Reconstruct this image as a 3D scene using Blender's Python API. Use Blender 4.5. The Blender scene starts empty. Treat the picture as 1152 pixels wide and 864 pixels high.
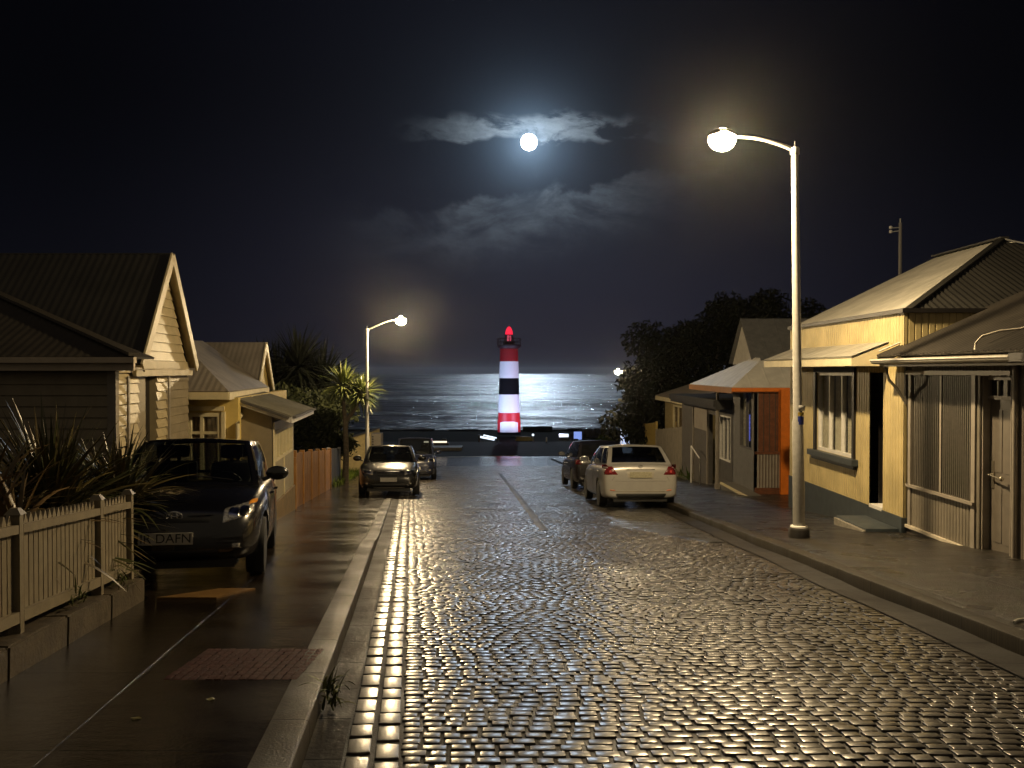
import bpy, bmesh, math, random
import numpy as np
from mathutils import Vector, Matrix, noise as mnoise
from mathutils.bvhtree import BVHTree
R = math.radians
random.seed(7)
S = bpy.context.scene
COL = S.collection

# ------------------------------------------------------------------ camera
cam_d = bpy.data.cameras.new("camera"); cam = bpy.data.objects.new("camera", cam_d); COL.objects.link(cam)
cam.location = (0, 0, 1.5); cam.rotation_euler = (R(90-0.86), 0, 0)
cam_d.sensor_width = 36; cam_d.lens = 31.25; cam_d.clip_start = 0.05; cam_d.clip_end = 12000
S.camera = cam
# ------------------------------------------------------------------ exposure
S.view_settings.view_transform = 'Standard'; S.view_settings.look = 'None'
S.view_settings.exposure = 0.0; S.view_settings.gamma = 1.0; S.view_settings.use_curve_mapping = False
S.cycles.use_denoising = True; S.cycles.max_bounces = 6; S.cycles.diffuse_bounces = 3
S.cycles.glossy_bounces = 3; S.cycles.transparent_max_bounces = 12; S.cycles.sample_clamp_indirect = 4
S.cycles.caustics_reflective = False; S.cycles.caustics_refractive = False
LAMP_W = 3000.0          # watts of the street lamp bulbs
MOON_SUN = 0.27
HAZE = 0.0002
MOON_DIR = Vector((0.019, 1.0, 0.256)).normalized()

class G:
    """tiny helper to write node graphs as expressions"""
    def __init__(s, nt): s.nt = nt
    def n(s, t, **kw):
        nd = s.nt.nodes.new(t)
        for k, v in kw.items():
            if k.startswith('_'): nd.inputs[k[1:].replace('_', ' ')].default_value = v
            else: setattr(nd, k, v)
        return nd
    def put(s, sock, v):
        if isinstance(v, bpy.types.NodeSocket): s.nt.links.new(v, sock)
        else: sock.default_value = v
    def m(s, op, a, b=0.0, c=0.0, clamp=False):
        nd = s.nt.nodes.new('ShaderNodeMath'); nd.operation = op; nd.use_clamp = clamp
        s.put(nd.inputs[0], a); s.put(nd.inputs[1], b); s.put(nd.inputs[2], c)
        return nd.outputs[0]
    def mr(s, v, a, b, c=0.0, d=1.0, kind='SMOOTHSTEP'):
        nd = s.nt.nodes.new('ShaderNodeMapRange'); nd.interpolation_type = kind
        s.put(nd.inputs[0], v)
        for i, x in enumerate((a, b, c, d)): s.put(nd.inputs[i+1], x)
        return nd.outputs[0]
    def mix(s, f, a, b):
        nd = s.nt.nodes.new('ShaderNodeMix'); nd.data_type = 'RGBA'
        s.put(nd.inputs[0], f)
        s.put(nd.inputs[6], a if isinstance(a, bpy.types.NodeSocket) else (*a[:3], 1))
        s.put(nd.inputs[7], b if isinstance(b, bpy.types.NodeSocket) else (*b[:3], 1))
        return nd.outputs[2]
    def vs(s, v, f):
        nd = s.nt.nodes.new('ShaderNodeVectorMath'); nd.operation = 'SCALE'
        s.put(nd.inputs[0], v); s.put(nd.inputs[3], f); return nd.outputs[0]
    def va(s, a, b):
        nd = s.nt.nodes.new('ShaderNodeVectorMath'); nd.operation = 'ADD'
        s.put(nd.inputs[0], a); s.put(nd.inputs[1], b); return nd.outputs[0]
    def comb(s, x, y, z=0.0):
        nd = s.nt.nodes.new('ShaderNodeCombineXYZ')
        for i, v in enumerate((x, y, z)): s.put(nd.inputs[i], v)
        return nd.outputs[0]
    def noise(s, vec, scale, detail=4.0, rough=0.5, dist=0.0):
        nd = s.nt.nodes.new('ShaderNodeTexNoise'); s.nt.links.new(vec, nd.inputs['Vector'])
        nd.inputs['Scale'].default_value = scale; nd.inputs['Detail'].default_value = detail
        nd.inputs['Roughness'].default_value = rough; nd.inputs['Distortion'].default_value = dist
        return nd.outputs[0]

# ------------------------------------------------------------------ night sky
W = bpy.data.worlds.new("World"); S.world = W; W.use_nodes = True
wt = W.node_tree; wt.nodes.clear(); g = G(wt)
sky = g.n('ShaderNodeTexSky', sky_type='NISHITA', sun_disc=False)
sky.sun_elevation = math.asin(MOON_DIR.z); sky.sun_rotation = math.atan2(MOON_DIR.x, MOON_DIR.y)
tc = g.n('ShaderNodeTexCoord').outputs['Generated']
sep = g.n('ShaderNodeSeparateXYZ'); wt.links.new(tc, sep.inputs[0])
X, Y, Z = sep.outputs
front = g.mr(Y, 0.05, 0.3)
Ys = g.m('MAXIMUM', Y, 0.05)
U = g.m('DIVIDE', X, Ys); V = g.m('DIVIDE', Z, Ys)
dx = g.m('SUBTRACT', U, 0.019); dy = g.m('SUBTRACT', V, 0.256)
r2 = g.m('ADD', g.m('MULTIPLY', dx, dx), g.m('MULTIPLY', dy, dy)); r = g.m('SQRT', r2)
def fall(r_, k): return g.m('POWER', 2.71828, g.m('MULTIPLY', r_, -1.0/k))
glow1 = g.m('MULTIPLY', fall(r, 0.022), 0.55)
glow2 = g.m('MULTIPLY', fall(r, 0.085), 0.034)
uv = g.comb(U, V, 0.0)
uvs = g.comb(g.m('MULTIPLY', U, 1.0), g.m('MULTIPLY', V, 2.1), 3.3)
nz = g.noise(uvs, 20.0, 10.0, 0.62, 0.4)
nz2 = g.noise(uvs, 9.0, 8.0, 0.62, 0.9)
wob = g.m('MULTIPLY', g.m('SUBTRACT', g.noise(uv, 22.0, 3.0), 0.5), 0.03)
# upper cloud bar
dv = g.m('ADD', g.m('SUBTRACT', V, 0.2695), wob)
c1 = g.m('MULTIPLY', g.m('MULTIPLY', g.mr(dv, -0.014, -0.008), g.mr(dv, 0.022, 0.006)),
         g.mr(g.m('ABSOLUTE', g.m('SUBTRACT', U, 0.028)), 0.175, 0.03))
fin = g.mr(g.noise(uvs, 62.0, 6.0, 0.6, 0.3), 0.3, 0.7, 0.7, 1.12)
c1 = g.m('MULTIPLY', g.m('MULTIPLY', c1, g.mr(nz, 0.38, 0.54)), fin)
# lower cloud bank: bright upper rim, dull body
rim = g.m('ADD', 0.196, g.m('MULTIPLY', g.m('SUBTRACT', U, 0.02), 0.14))
dv2 = g.m('ADD', g.m('SUBTRACT', V, rim), g.m('MULTIPLY', g.m('SUBTRACT', g.noise(uv, 17.0, 6.0, 0.6), 0.5), 0.075))
c2 = g.m('MULTIPLY', g.m('MULTIPLY', g.mr(dv2, -0.09, -0.006), g.mr(dv2, 0.007, -0.004)),
         g.mr(g.m('ABSOLUTE', g.m('SUBTRACT', U, 0.01)), 0.25, 0.05))
c2 = g.m('MULTIPLY', g.m('MULTIPLY', c2, fin), g.mr(nz2, 0.34, 0.64, 0.15, 1.0))
cl1 = g.m('MULTIPLY', c1, g.m('MULTIPLY', fall(r, 0.070), 0.55))
cl2 = g.m('MULTIPLY', c2, g.m('MULTIPLY', fall(r, 0.075), 0.27))
wide = g.mr(nz2, 0.3, 0.75)
cl3 = g.m('MULTIPLY', g.m('MULTIPLY', wide, g.mr(g.m('ABSOLUTE', g.m('SUBTRACT', V, 0.16)), 0.09, 0.0)), 0.006)
cl3 = g.m('MULTIPLY', cl3, g.mr(g.m('ABSOLUTE', U), 0.32, 0.04))
# base of the night: dark navy, a little paler low over the sea
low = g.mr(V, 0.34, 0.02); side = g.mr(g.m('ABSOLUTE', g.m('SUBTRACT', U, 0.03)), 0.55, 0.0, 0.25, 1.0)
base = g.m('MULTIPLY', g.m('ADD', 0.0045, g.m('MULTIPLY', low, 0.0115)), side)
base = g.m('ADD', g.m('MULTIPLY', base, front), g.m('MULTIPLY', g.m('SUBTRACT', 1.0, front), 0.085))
tv = g.n('ShaderNodeMix'); tv.data_type = 'RGBA'; wt.links.new(front, tv.inputs[0]); tv.inputs[6].default_value = (1.0, .80, .55, 1); tv.inputs[7].default_value = (.66, .70, 1.45, 1); tintv = tv.outputs[2]   # warm fill added behind to brighten facing walls, night blue ahead
moonpart = g.m('MULTIPLY', g.m('ADD', glow1, glow2), front)
clouds = g.m('MULTIPLY', g.m('ADD', g.m('ADD', cl1, cl2), cl3), front)
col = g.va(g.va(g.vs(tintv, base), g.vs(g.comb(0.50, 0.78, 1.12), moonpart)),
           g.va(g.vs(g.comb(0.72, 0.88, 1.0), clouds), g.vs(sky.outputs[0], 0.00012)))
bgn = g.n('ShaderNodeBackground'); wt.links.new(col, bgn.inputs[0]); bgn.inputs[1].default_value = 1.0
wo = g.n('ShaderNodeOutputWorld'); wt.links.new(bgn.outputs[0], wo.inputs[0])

# moonlight
sd = bpy.data.lights.new("moonlight", 'SUN'); sd.energy = MOON_SUN; sd.angle = R(1.2); sd.color = (0.66, 0.82, 1.0)
so = bpy.data.objects.new("moonlight", sd); COL.objects.link(so)
so.rotation_euler = MOON_DIR.to_track_quat('Z', 'Y').to_euler()

# ------------------------------------------------------------------ materials
MATS = {}
def mat(name, color, rough=0.6, metal=0.0, var=0.15, vscale=6.0, bump=0.0, bscale=40.0, coat=0.0, coat_rough=0.05,
        spec=0.5, emit=None, estr=0.0, var2=None, rvar=0.0):
    if name in MATS: return MATS[name]
    m = bpy.data.materials.new(name); m.use_nodes = True; nt = m.node_tree; gg = G(nt)
    p = nt.nodes['Principled BSDF']
    p.inputs['Roughness'].default_value = rough; p.inputs['Metallic'].default_value = metal
    p.inputs['Coat Weight'].default_value = coat; p.inputs['Coat Roughness'].default_value = coat_rough
    p.inputs['Specular IOR Level'].default_value = spec
    co = gg.n('ShaderNodeTexCoord').outputs['Object']
    if var > 0:
        f = gg.mr(gg.noise(co, vscale, 6.0, 0.6), 0.3, 0.7, 0, 1)
        b = var2 or tuple(c*(1-var) for c in color)
        a = tuple(min(1, c*(1+var*0.6)) for c in color)
        nt.links.new(gg.mix(f, b, a), p.inputs['Base Color'])
    else: p.inputs['Base Color'].default_value = (*color, 1)
    if rvar > 0:
        nt.links.new(gg.mr(gg.noise(co, vscale*1.7, 5.0), 0.3, 0.7, rough*(1-rvar), rough*(1+rvar)), p.inputs['Roughness'])
    if bump > 0:
        bn = gg.n('ShaderNodeBump'); bn.inputs['Strength'].default_value = bump; bn.inputs['Distance'].default_value = 0.01
        nt.links.new(gg.noise(co, bscale, 5.0, 0.6), bn.inputs['Height']); nt.links.new(bn.outputs[0], p.inputs['Normal'])
    if emit: p.inputs['Emission Color'].default_value = (*emit, 1); p.inputs['Emission Strength'].default_value = estr
    MATS[name] = m; return m
def glass(name, tint=(0.6, 0.62, 0.62), refl=0.12):
    m = bpy.data.materials.new(name); m.use_nodes = True; nt = m.node_tree; nt.nodes.clear(); gg = G(nt)
    t = gg.n('ShaderNodeBsdfTransparent'); t.inputs[0].default_value = (*tint, 1)
    s = gg.n('ShaderNodeBsdfGlossy'); s.inputs[0].default_value = (1, 1, 1, 1); s.inputs[1].default_value = 0.03
    fr = gg.n('ShaderNodeFresnel'); fr.inputs[0].default_value = 1.5
    gm_ = gg.n('ShaderNodeNewGeometry'); nt.links.new(gg.m('SUBTRACT', 1.5, gg.m('MULTIPLY', gm_.outputs['Backfacing'], 0.8333)), fr.inputs[0])
    f = gg.m('ADD', fr.outputs[0], refl*0.1, clamp=True)
    mx = gg.n('ShaderNodeMixShader'); nt.links.new(f, mx.inputs[0]); nt.links.new(t.outputs[0], mx.inputs[1]); nt.links.new(s.outputs[0], mx.inputs[2])
    o = gg.n('ShaderNodeOutputMaterial'); nt.links.new(mx.outputs[0], o.inputs[0]); MATS[name] = m; return m
def wet_ground(name, c1, c2, rough=(0.12, 0.35), bumps=((60, 0.4, 0.004), (7, 0.3, 0.02)), joints=None, stretch=(1, 1), puddle=(0.33, 0.67), coat=0.6, spec=0.5):
    """wet paving: UV in metres; joints=(width, length, gap)"""
    m = bpy.data.materials.new(name); m.use_nodes = True; nt = m.node_tree; gg = G(nt); p = nt.nodes['Principled BSDF']; p.inputs['Specular IOR Level'].default_value = spec
    uvn = gg.n('ShaderNodeTexCoord').outputs['UV']
    sp = gg.n('ShaderNodeSeparateXYZ'); nt.links.new(uvn, sp.inputs[0]); u, v = sp.outputs[0], sp.outputs[1]
    us = gg.comb(gg.m('MULTIPLY', u, stretch[0]), gg.m('MULTIPLY', v, stretch[1]), 0.0)
    fine = gg.noise(us, 35, 6.0, 0.65); broad = gg.noise(us, 1.3, 4.0, 0.6)
    colr = gg.mix(gg.mr(fine, 0.3, 0.7), c1, c2)
    colr = gg.mix(gg.mr(broad, 0.4, 0.65, 0, 0.5), colr, tuple(c*0.6 for c in c1))
    wetm = gg.mr(broad, puddle[0], puddle[1])
    rg = gg.m('ADD', gg.m('MULTIPLY', wetm, rough[0]-rough[1]), rough[1])
    h = None
    for sc, st, dist in bumps:
        k = gg.m('MULTIPLY', gg.noise(us, sc, 3.0, 0.6), dist*st)
        h = k if h is None else gg.m('ADD', h, k)
    if joints:
        w, l, gap = joints
        br = gg.n('ShaderNodeTexBrick'); br.offset = 0.0
        nt.links.new(gg.comb(gg.m('ADD', u, 100.09), gg.m('ADD', v, 100.0), 0.0), br.inputs['Vector'])
        br.inputs['Scale'].default_value = 1.0; br.inputs['Brick Width'].default_value = w; br.inputs['Row Height'].default_value = l
        br.inputs['Mortar Size'].default_value = gap; br.inputs['Mortar Smooth'].default_value = 0.3
        br.inputs['Color1'].default_value = (0.9, 0.9, 0.9, 1); br.inputs['Color2'].default_value = (1.1, 1.1, 1.1, 1)
        br.inputs['Mortar'].default_value = (0.35, 0.33, 0.3, 1)
        mm = gg.n('ShaderNodeMix'); mm.data_type = 'RGBA'; mm.blend_type = 'MULTIPLY'; mm.inputs[0].default_value = 1.0
        nt.links.new(colr, mm.inputs[6]); nt.links.new(br.outputs['Color'], mm.inputs[7]); colr = mm.outputs[2]
        h = gg.m('SUBTRACT', h, gg.m('MULTIPLY', br.outputs['Fac'], 0.006))
    nt.links.new(colr, p.inputs['Base Color']); nt.links.new(rg, p.inputs['Roughness'])
    bn = gg.n('ShaderNodeBump'); bn.inputs['Strength'].default_value = 1.0; bn.inputs['Distance'].default_value = 1.0
    nt.links.new(h, bn.inputs['Height']); nt.links.new(bn.outputs[0], p.inputs['Normal'])
    p.inputs['Coat Weight'].default_value = coat; p.inputs['Coat Roughness'].default_value = 0.12
    nt.links.new(bn.outputs[0], p.inputs['Coat Normal'])
    MATS[name] = m; return m

# ------------------------------------------------------------------ object helpers
BASE = {}
def link(name, me, m, parent=None, local=False):
    o = bpy.data.objects.new(name, me); COL.objects.link(o)
    if m is not None and len(me.materials) == 0:
        for k in (m if isinstance(m, (list, tuple)) else [m]): me.materials.append(k)
    if parent is not None:
        o.parent = parent
        if not local:
            b = BASE[parent.name]; me.transform(Matrix.Translation(-b)); BASE[o.name] = b
    else: BASE[o.name] = Vector((0, 0, 0))
    return o
def obj(name, bm, m, parent=None, local=False, smooth=None):
    bmesh.ops.recalc_face_normals(bm, faces=bm.faces)
    me = bpy.data.meshes.new(name); bm.to_mesh(me); bm.free()
    if smooth is not None:
        me.polygons.foreach_set('use_smooth', [True]*len(me.polygons))
        if smooth < 179: me.set_sharp_from_angle(angle=R(smooth))
    return link(name, me, m, parent, local)
def raw(name, verts, faces, m, parent=None, local=False, smooth=None, uvs=None):
    me = bpy.data.meshes.new(name); me.from_pydata([tuple(v) for v in verts], [], faces); me.update()
    if uvs is not None:
        ul = me.uv_layers.new(name='UVMap'); li = np.empty(len(me.loops), dtype=np.int32); me.loops.foreach_get('vertex_index', li)
        ul.data.foreach_set('uv', np.asarray(uvs, dtype=np.float32)[li].ravel())
    if smooth is not None:
        me.polygons.foreach_set('use_smooth', [True]*len(me.polygons))
        if smooth < 179: me.set_sharp_from_angle(angle=R(smooth))
    return link(name, me, m, parent, local)
def tag(o, label, cat, group=None):
    o['label'] = label; o['category'] = cat
    if group: o['group'] = group
    return o
def thing(name, label, cat, loc, group=None):
    o = bpy.data.objects.new(name, None); COL.objects.link(o); o.location = loc; o.empty_display_size = 0.3
    BASE[o.name] = Vector(loc); return tag(o, label, cat, group)
def rebase(o, loc):
    """move a single-mesh thing's origin to its base"""
    o.data.transform(Matrix.Translation(-Vector(loc))); o.location = loc; BASE[o.name] = Vector(loc); return o
def struct(o, kind='structure'): o['kind'] = kind; return o

def box(bm, x0, x1, y0, y1, z0, z1, bev=0.0):
    vs = [bm.verts.new((x, y, z)) for x in (x0, x1) for y in (y0, y1) for z in (z0, z1)]
    fs = [(0, 1, 3, 2), (4, 6, 7, 5), (0, 4, 5, 1), (2, 3, 7, 6), (0, 2, 6, 4), (1, 5, 7, 3)]
    f = [bm.faces.new([vs[i] for i in q]) for q in fs]
    if bev > 0:
        es = list({e for q in f for e in q.edges})
        bmesh.ops.bevel(bm, geom=es, offset=bev, segments=2, affect='EDGES', profile=0.6)
def hexa(bm, p):   # 8 points: bottom 4 ccw, top 4 ccw
    vs = [bm.verts.new(q) for q in p]
    for q in ((3, 2, 1, 0), (4, 5, 6, 7), (0, 1, 5, 4), (1, 2, 6, 5), (2, 3, 7, 6), (3, 0, 4, 7)): bm.faces.new([vs[i] for i in q])
def tube(bm, pts, rad, n=8, cap=True):
    pts = [Vector(p) for p in pts]; rings = []
    rr = rad if isinstance(rad, (list, tuple)) else [rad]*len(pts)
    for i, p in enumerate(pts):
        d = (pts[min(i+1, len(pts)-1)]-pts[max(i-1, 0)]).normalized()
        a = d.orthogonal().normalized() if abs(d.z) > .95 else d.cross(Vector((0, 0, 1))).normalized()
        if abs(d.z) > .95: a = Vector((1, 0, 0)) - d*d.x; a.normalize()
        b = d.cross(a).normalized()
        rings.append([bm.verts.new(p+(a*math.cos(2*math.pi*k/n)+b*math.sin(2*math.pi*k/n))*rr[i]) for k in range(n)])
    for i in range(len(rings)-1):
        for k in range(n): bm.faces.new((rings[i][k], rings[i][(k+1) % n], rings[i+1][(k+1) % n], rings[i+1][k]))
    if cap: bm.faces.new(rings[0][::-1]); bm.faces.new(rings[-1])
def lathe(bm, prof, c, n=24, axis='z'):
    rings = []
    for r_, z in prof:
        ring = []
        for k in range(n):
            a = 2*math.pi*k/n; q = (r_*math.cos(a), r_*math.sin(a), z)
            if axis == 'x': q = (z, q[0], q[1])
            if axis == 'y': q = (q[0], z, q[1])
            ring.append(bm.verts.new(Vector(c)+Vector(q)))
        rings.append(ring)
    for i in range(len(rings)-1):
        for k in range(n): bm.faces.new((rings[i][k], rings[i][(k+1) % n], rings[i+1][(k+1) % n], rings[i+1][k]))
    bm.faces.new(rings[0][::-1]); bm.faces.new(rings[-1])

class Face:
    """a vertical plane: origin O, unit U along it, outward normal N (all horizontal)"""
    def __init__(s, O, U, N): s.O = Vector((*O, 0)); s.U = Vector((*U, 0)).normalized(); s.N = Vector((*N, 0)).normalized()
    def p(s, u, n, z): v = s.O+s.U*u+s.N*n; return Vector((v.x, v.y, z))
    def box(s, bm, u0, u1, n0, n1, z0, z1, bev=0):
        hexa(bm, [s.p(u0, n0, z0), s.p(u1, n0, z0), s.p(u1, n1, z0), s.p(u0, n1, z0), s.p(u0, n0, z1), s.p(u1, n0, z1), s.p(u1, n1, z1), s.p(u0, n1, z1)])
    def wall(s, bm, u0, u1, z0, z1, holes=(), style='flat', pitch=0.12, depth=0.015, thick=0.14, top=None):
        us = sorted({u0, u1, *[h[0] for h in holes], *[h[1] for h in holes]}); zs = sorted({z0, z1, *[h[2] for h in holes], *[h[3] for h in holes]})
        us = [u for u in us if u0 <= u <= u1]; zs = [z for z in zs if z0 <= z <= z1]
        for a, b in zip(us, us[1:]):
            for c, d in zip(zs, zs[1:]):
                um, zm = (a+b)/2, (c+d)/2
                if any(h[0] < um < h[1] and h[2] < zm < h[3] for h in holes): continue
                s.box(bm, a, b, -thick, -0.003, c, d)
                if style == 'flat': s.box(bm, a, b, -0.003, 0.0, c, d)
                elif style == 'lap':
                    k0 = math.floor(c/pitch); z = k0*pitch
                    while z < d-1e-6:
                        za, zb = max(z, c), min(z+pitch, d)
                        if zb-za > 1e-4:
                            na = depth*(1-(za-z)/pitch)+0.001; nb = depth*(1-(zb-z)/pitch)+0.001
                            za = za+.020 if (za-z) < .001 and zb-za > .03 else za
                            hexa(bm, [s.p(a, -.002, za), s.p(b, -.002, za), s.p(b, na, za), s.p(a, na, za), s.p(a, -.002, zb), s.p(b, -.002, zb), s.p(b, nb, zb), s.p(a, nb, zb)])
                        z += pitch
                else:
                    prof = []
                    if style == 'rib':
                        k = math.floor(a/pitch)
                        while k*pitch < b+pitch:
                            x = k*pitch; prof += [(x, 0.0), (x+.012, 0.0), (x+.02, depth), (x+pitch-.008, depth)]; k += 1
                    else:
                        nn = int((b-a)/pitch*6)+2
                        prof = [(a+(b-a)*i/nn, depth*(0.5+0.5*math.sin(2*math.pi*(a+(b-a)*i/nn)/pitch))) for i in range(nn+1)]
                    prof = [(min(max(x, a), b), n) for x, n in prof]
                    lo = [bm.verts.new(s.p(x, n, c)) for x, n in prof]; hi = [bm.verts.new(s.p(x, n, d)) for x, n in prof]
                    for i in range(len(prof)-1):
                        if prof[i+1][0]-prof[i][0] > 1e-5: bm.faces.new((lo[i], lo[i+1], hi[i+1], hi[i]))
def roofpoly(bm, pts, pitch=0.15, amp=0.012, thick=0.03, rib=False):
    """planar convex roof panel, first edge = eave; corrugations run up the slope"""
    P = [Vector(p) for p in pts]; e = (P[1]-P[0]).normalized(); nrm = (P[1]-P[0]).cross(P[2]-P[0]).normalized()
    if nrm.z < 0: nrm = -nrm
    t = nrm.cross(e).normalized()
    if t.z < 0: t = -t
    q = [((p-P[0]).dot(e), (p-P[0]).dot(t)) for p in P]
    s0, s1 = min(a for a, b in q), max(a for a, b in q)
    def rng(s):
        ts = []
        for i in range(len(q)):
            (a, b), (c, d) = q[i], q[(i+1) % len(q)]
            if abs(a-c) < 1e-9:
                if abs(a-s) < 1e-6: ts += [b, d]
                continue
            f = (s-a)/(c-a)
            if -1e-9 <= f <= 1+1e-9: ts.append(b+(d-b)*f)
        return (min(ts), max(ts)) if ts else None
    ss = [];
    if rib:
        k = 0
        while s0+k*pitch < s1: ss += [(s0+k*pitch, 0), (s0+k*pitch+.02, amp), (s0+k*pitch+.045, amp), (s0+k*pitch+.06, 0)]; k += 1
        ss = [a for a in ss if a[0] < s1]+[(s1, 0)]
    else:
        n = max(4, int((s1-s0)/pitch*5)); ss = [(s0+(s1-s0)*i/n, amp*math.sin(2*math.pi*(s1-s0)*i/n/pitch)) for i in range(n+1)]
    prev = None
    for s, off in ss:
        r_ = rng(min(max(s, s0+1e-5), s1-1e-5))
        if not r_: continue
        a = P[0]+e*s+t*r_[0]; b = P[0]+e*s+t*r_[1]
        cur = (bm.verts.new(a+nrm*off), bm.verts.new(b+nrm*off), bm.verts.new(a-nrm*thick), bm.verts.new(b-nrm*thick))
        if prev:
            bm.faces.new((prev[0], cur[0], cur[1], prev[1])); bm.faces.new((prev[2], prev[3], cur[3], cur[2]))
            bm.faces.new((prev[0], prev[2], cur[2], cur[0])); bm.faces.new((prev[1], cur[1], cur[3], prev[3]))
        prev = cur
def beam(bm, a, b, w, h, up=(0, 0, 1)):
    a, b = Vector(a), Vector(b); d = (b-a).normalized(); sd_ = d.cross(Vector(up)).normalized()*w/2; u = sd_.cross(d).normalized()*h/2
    hexa(bm, [a-sd_-u, a+sd_-u, b+sd_-u, b-sd_-u, a-sd_+u, a+sd_+u, b+sd_+u, b-sd_+u])

def window(parent, F, u0, u1, z0, z1, fm, gm, mull=(), rec=0.05, fw=0.05, curtain=None, trans=(), cur_mat=None, back=True):
    bm = bmesh.new()
    F.box(bm, u0, u0+fw, -rec-.05, -rec+.02, z0, z1); F.box(bm, u1-fw, u1, -rec-.05, -rec+.02, z0, z1)
    F.box(bm, u0+fw, u1-fw, -rec-.05, -rec+.02, z0, z0+fw); F.box(bm, u0+fw, u1-fw, -rec-.05, -rec+.02, z1-fw, z1)
    for k in mull: F.box(bm, u0+(u1-u0)*k-fw*.4, u0+(u1-u0)*k+fw*.4, -rec-.045, -rec+.012, z0+fw, z1-fw)
    for k in trans: F.box(bm, u0+fw, u1-fw, -rec-.04, -rec+.008, z0+(z1-z0)*k-fw*.35, z0+(z1-z0)*k+fw*.35)
    w = obj('window', bm, fm, parent)
    bm = bmesh.new(); F.box(bm, u0+fw*.5, u1-fw*.5, -rec-.03, -rec-.024, z0+fw*.5, z1-fw*.5); obj('pane', bm, gm, w)
    if curtain:
        bm = bmesh.new()
        for a, b in curtain:
            ua, ub = u0+(u1-u0)*a, u0+(u1-u0)*b; n = max(8, int((ub-ua)/.012))
            v = [[bm.verts.new(F.p(ua+(ub-ua)*i/n, -rec-.085+.022*math.sin((ua+(ub-ua)*i/n)*60+.8*math.sin(i*.21)), z)) for z in (z0, z1)] for i in range(n+1)]
            for i in range(n): bm.faces.new((v[i][0], v[i+1][0], v[i+1][1], v[i][1]))
        obj('curtain', bm, cur_mat, w, smooth=180)
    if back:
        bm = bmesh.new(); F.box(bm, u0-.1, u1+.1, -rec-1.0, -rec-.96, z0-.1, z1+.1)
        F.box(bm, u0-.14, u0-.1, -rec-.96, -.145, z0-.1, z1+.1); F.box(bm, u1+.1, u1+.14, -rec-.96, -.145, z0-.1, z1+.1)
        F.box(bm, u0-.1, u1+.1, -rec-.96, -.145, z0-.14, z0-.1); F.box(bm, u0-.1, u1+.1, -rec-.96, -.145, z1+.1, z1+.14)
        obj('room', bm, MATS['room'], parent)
    return w

# palette -----------------------------------------------------------
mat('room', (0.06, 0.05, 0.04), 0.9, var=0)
YEL = mat('yellow_boards', (0.47, 0.38, 0.18), 0.5, var=0.22, vscale=1.6, bump=0.15, bscale=90)
PALE = mat('pale_cream_paint', (0.66, 0.58, 0.37), 0.5, var=0.1, vscale=5, bump=0.1)
GREY = mat('grey_boards', (0.165, 0.145, 0.112), 0.5, var=0.18, vscale=4, bump=0.2, bscale=60)
GREYL = mat('light_grey_paint', (0.27, 0.24, 0.20), 0.45, var=0.15, vscale=5, bump=0.1)
DGREY = mat('dark_grey_paint', (0.085, 0.08, 0.075), 0.5, var=0.2, vscale=5)
BLUEG = mat('blue_grey_plinth', (0.035, 0.045, 0.052), 0.45, var=0.25, vscale=6, bump=0.2)
BLACK = mat('black_trim', (0.012, 0.010, 0.009), 0.4, var=0.1)
WHITE = mat('white_paint', (0.72, 0.70, 0.66), 0.4, var=0.08, vscale=8)
CURT = mat('curtain_cloth', (0.62, 0.57, 0.45), 0.9, var=0.1)
CURT2 = mat('brown_curtain_cloth', (0.30, 0.21, 0.12), 0.9, var=0.2)
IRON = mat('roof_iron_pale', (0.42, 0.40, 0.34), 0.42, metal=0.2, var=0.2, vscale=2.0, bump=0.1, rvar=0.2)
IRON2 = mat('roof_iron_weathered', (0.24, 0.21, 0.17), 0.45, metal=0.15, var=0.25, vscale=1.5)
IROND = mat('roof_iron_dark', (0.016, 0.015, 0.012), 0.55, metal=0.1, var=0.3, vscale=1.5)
ORANGE = mat('orange_paint', (0.62, 0.16, 0.012), 0.45, var=0.12, vscale=8, bump=0.1)
BROWN = mat('brown_boards', (0.13, 0.045, 0.018), 0.5, var=0.3, vscale=8, bump=0.2)
BRWN2 = mat('tan_fascia', (0.33, 0.16, 0.07), 0.5, var=0.15)
STEEL = mat('galvanised_steel', (0.50, 0.49, 0.45), 0.42, metal=0.35, var=0.12, vscale=12, bump=0.05)
GLS = glass('window_glass', (0.95, 0.96, 0.95), 0.2)
CONC = mat('concrete', (0.22, 0.20, 0.165), 0.6, var=0.25, vscale=9, bump=0.5, bscale=80, rvar=0.3)

# ------------------------------------------------------------------ terrain functions
def gz(y):
    if y < 86: return -0.082*y
    if y > 95: return -7.4
    t = (y-86)/9.0; return -7.052+(-0.082*9*(t-t*t/2))*0.943
def hL(y):      # height of left pavement over the road: full, then dropped for the crossings
    t = min(max((y-12.3)/1.8, 0), 1); t = t*t*(3-2*t); return 0.12*(1-t)+0.03*t
HR = 0.12
def L(y): return -0.507-0.114*y
def F_(y): return -2.35-0.114*y
def XR(y): return 3.6 if y < 60 else 3.6+0.0*(y-60)
def strip(name, fl, fr, y0, y1, zf, m, step=0.25, nx=2, und=0.0):
    ny = int((y1-y0)/step)+1; v = []; uv_ = []; f = []
    for j in range(ny+1):
        y = y0+(y1-y0)*j/ny; a, b = fl(y), fr(y)
        for i in range(nx+1):
            x = a+(b-a)*i/nx; z = zf(y)+(und*mnoise.noise(Vector((x*.6, y*.6, 1.7))) if und else 0)
            v.append((x, y, z)); uv_.append((x-L(y) if name.startswith('left') or x < 0 else x, y))
    w = nx+1
    for j in range(ny):
        for i in range(nx): f.append((j*w+i, j*w+i+1, (j+1)*w+i+1, (j+1)*w+i))
    return raw(name, v, f, m, uvs=uv_, smooth=180)
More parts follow.
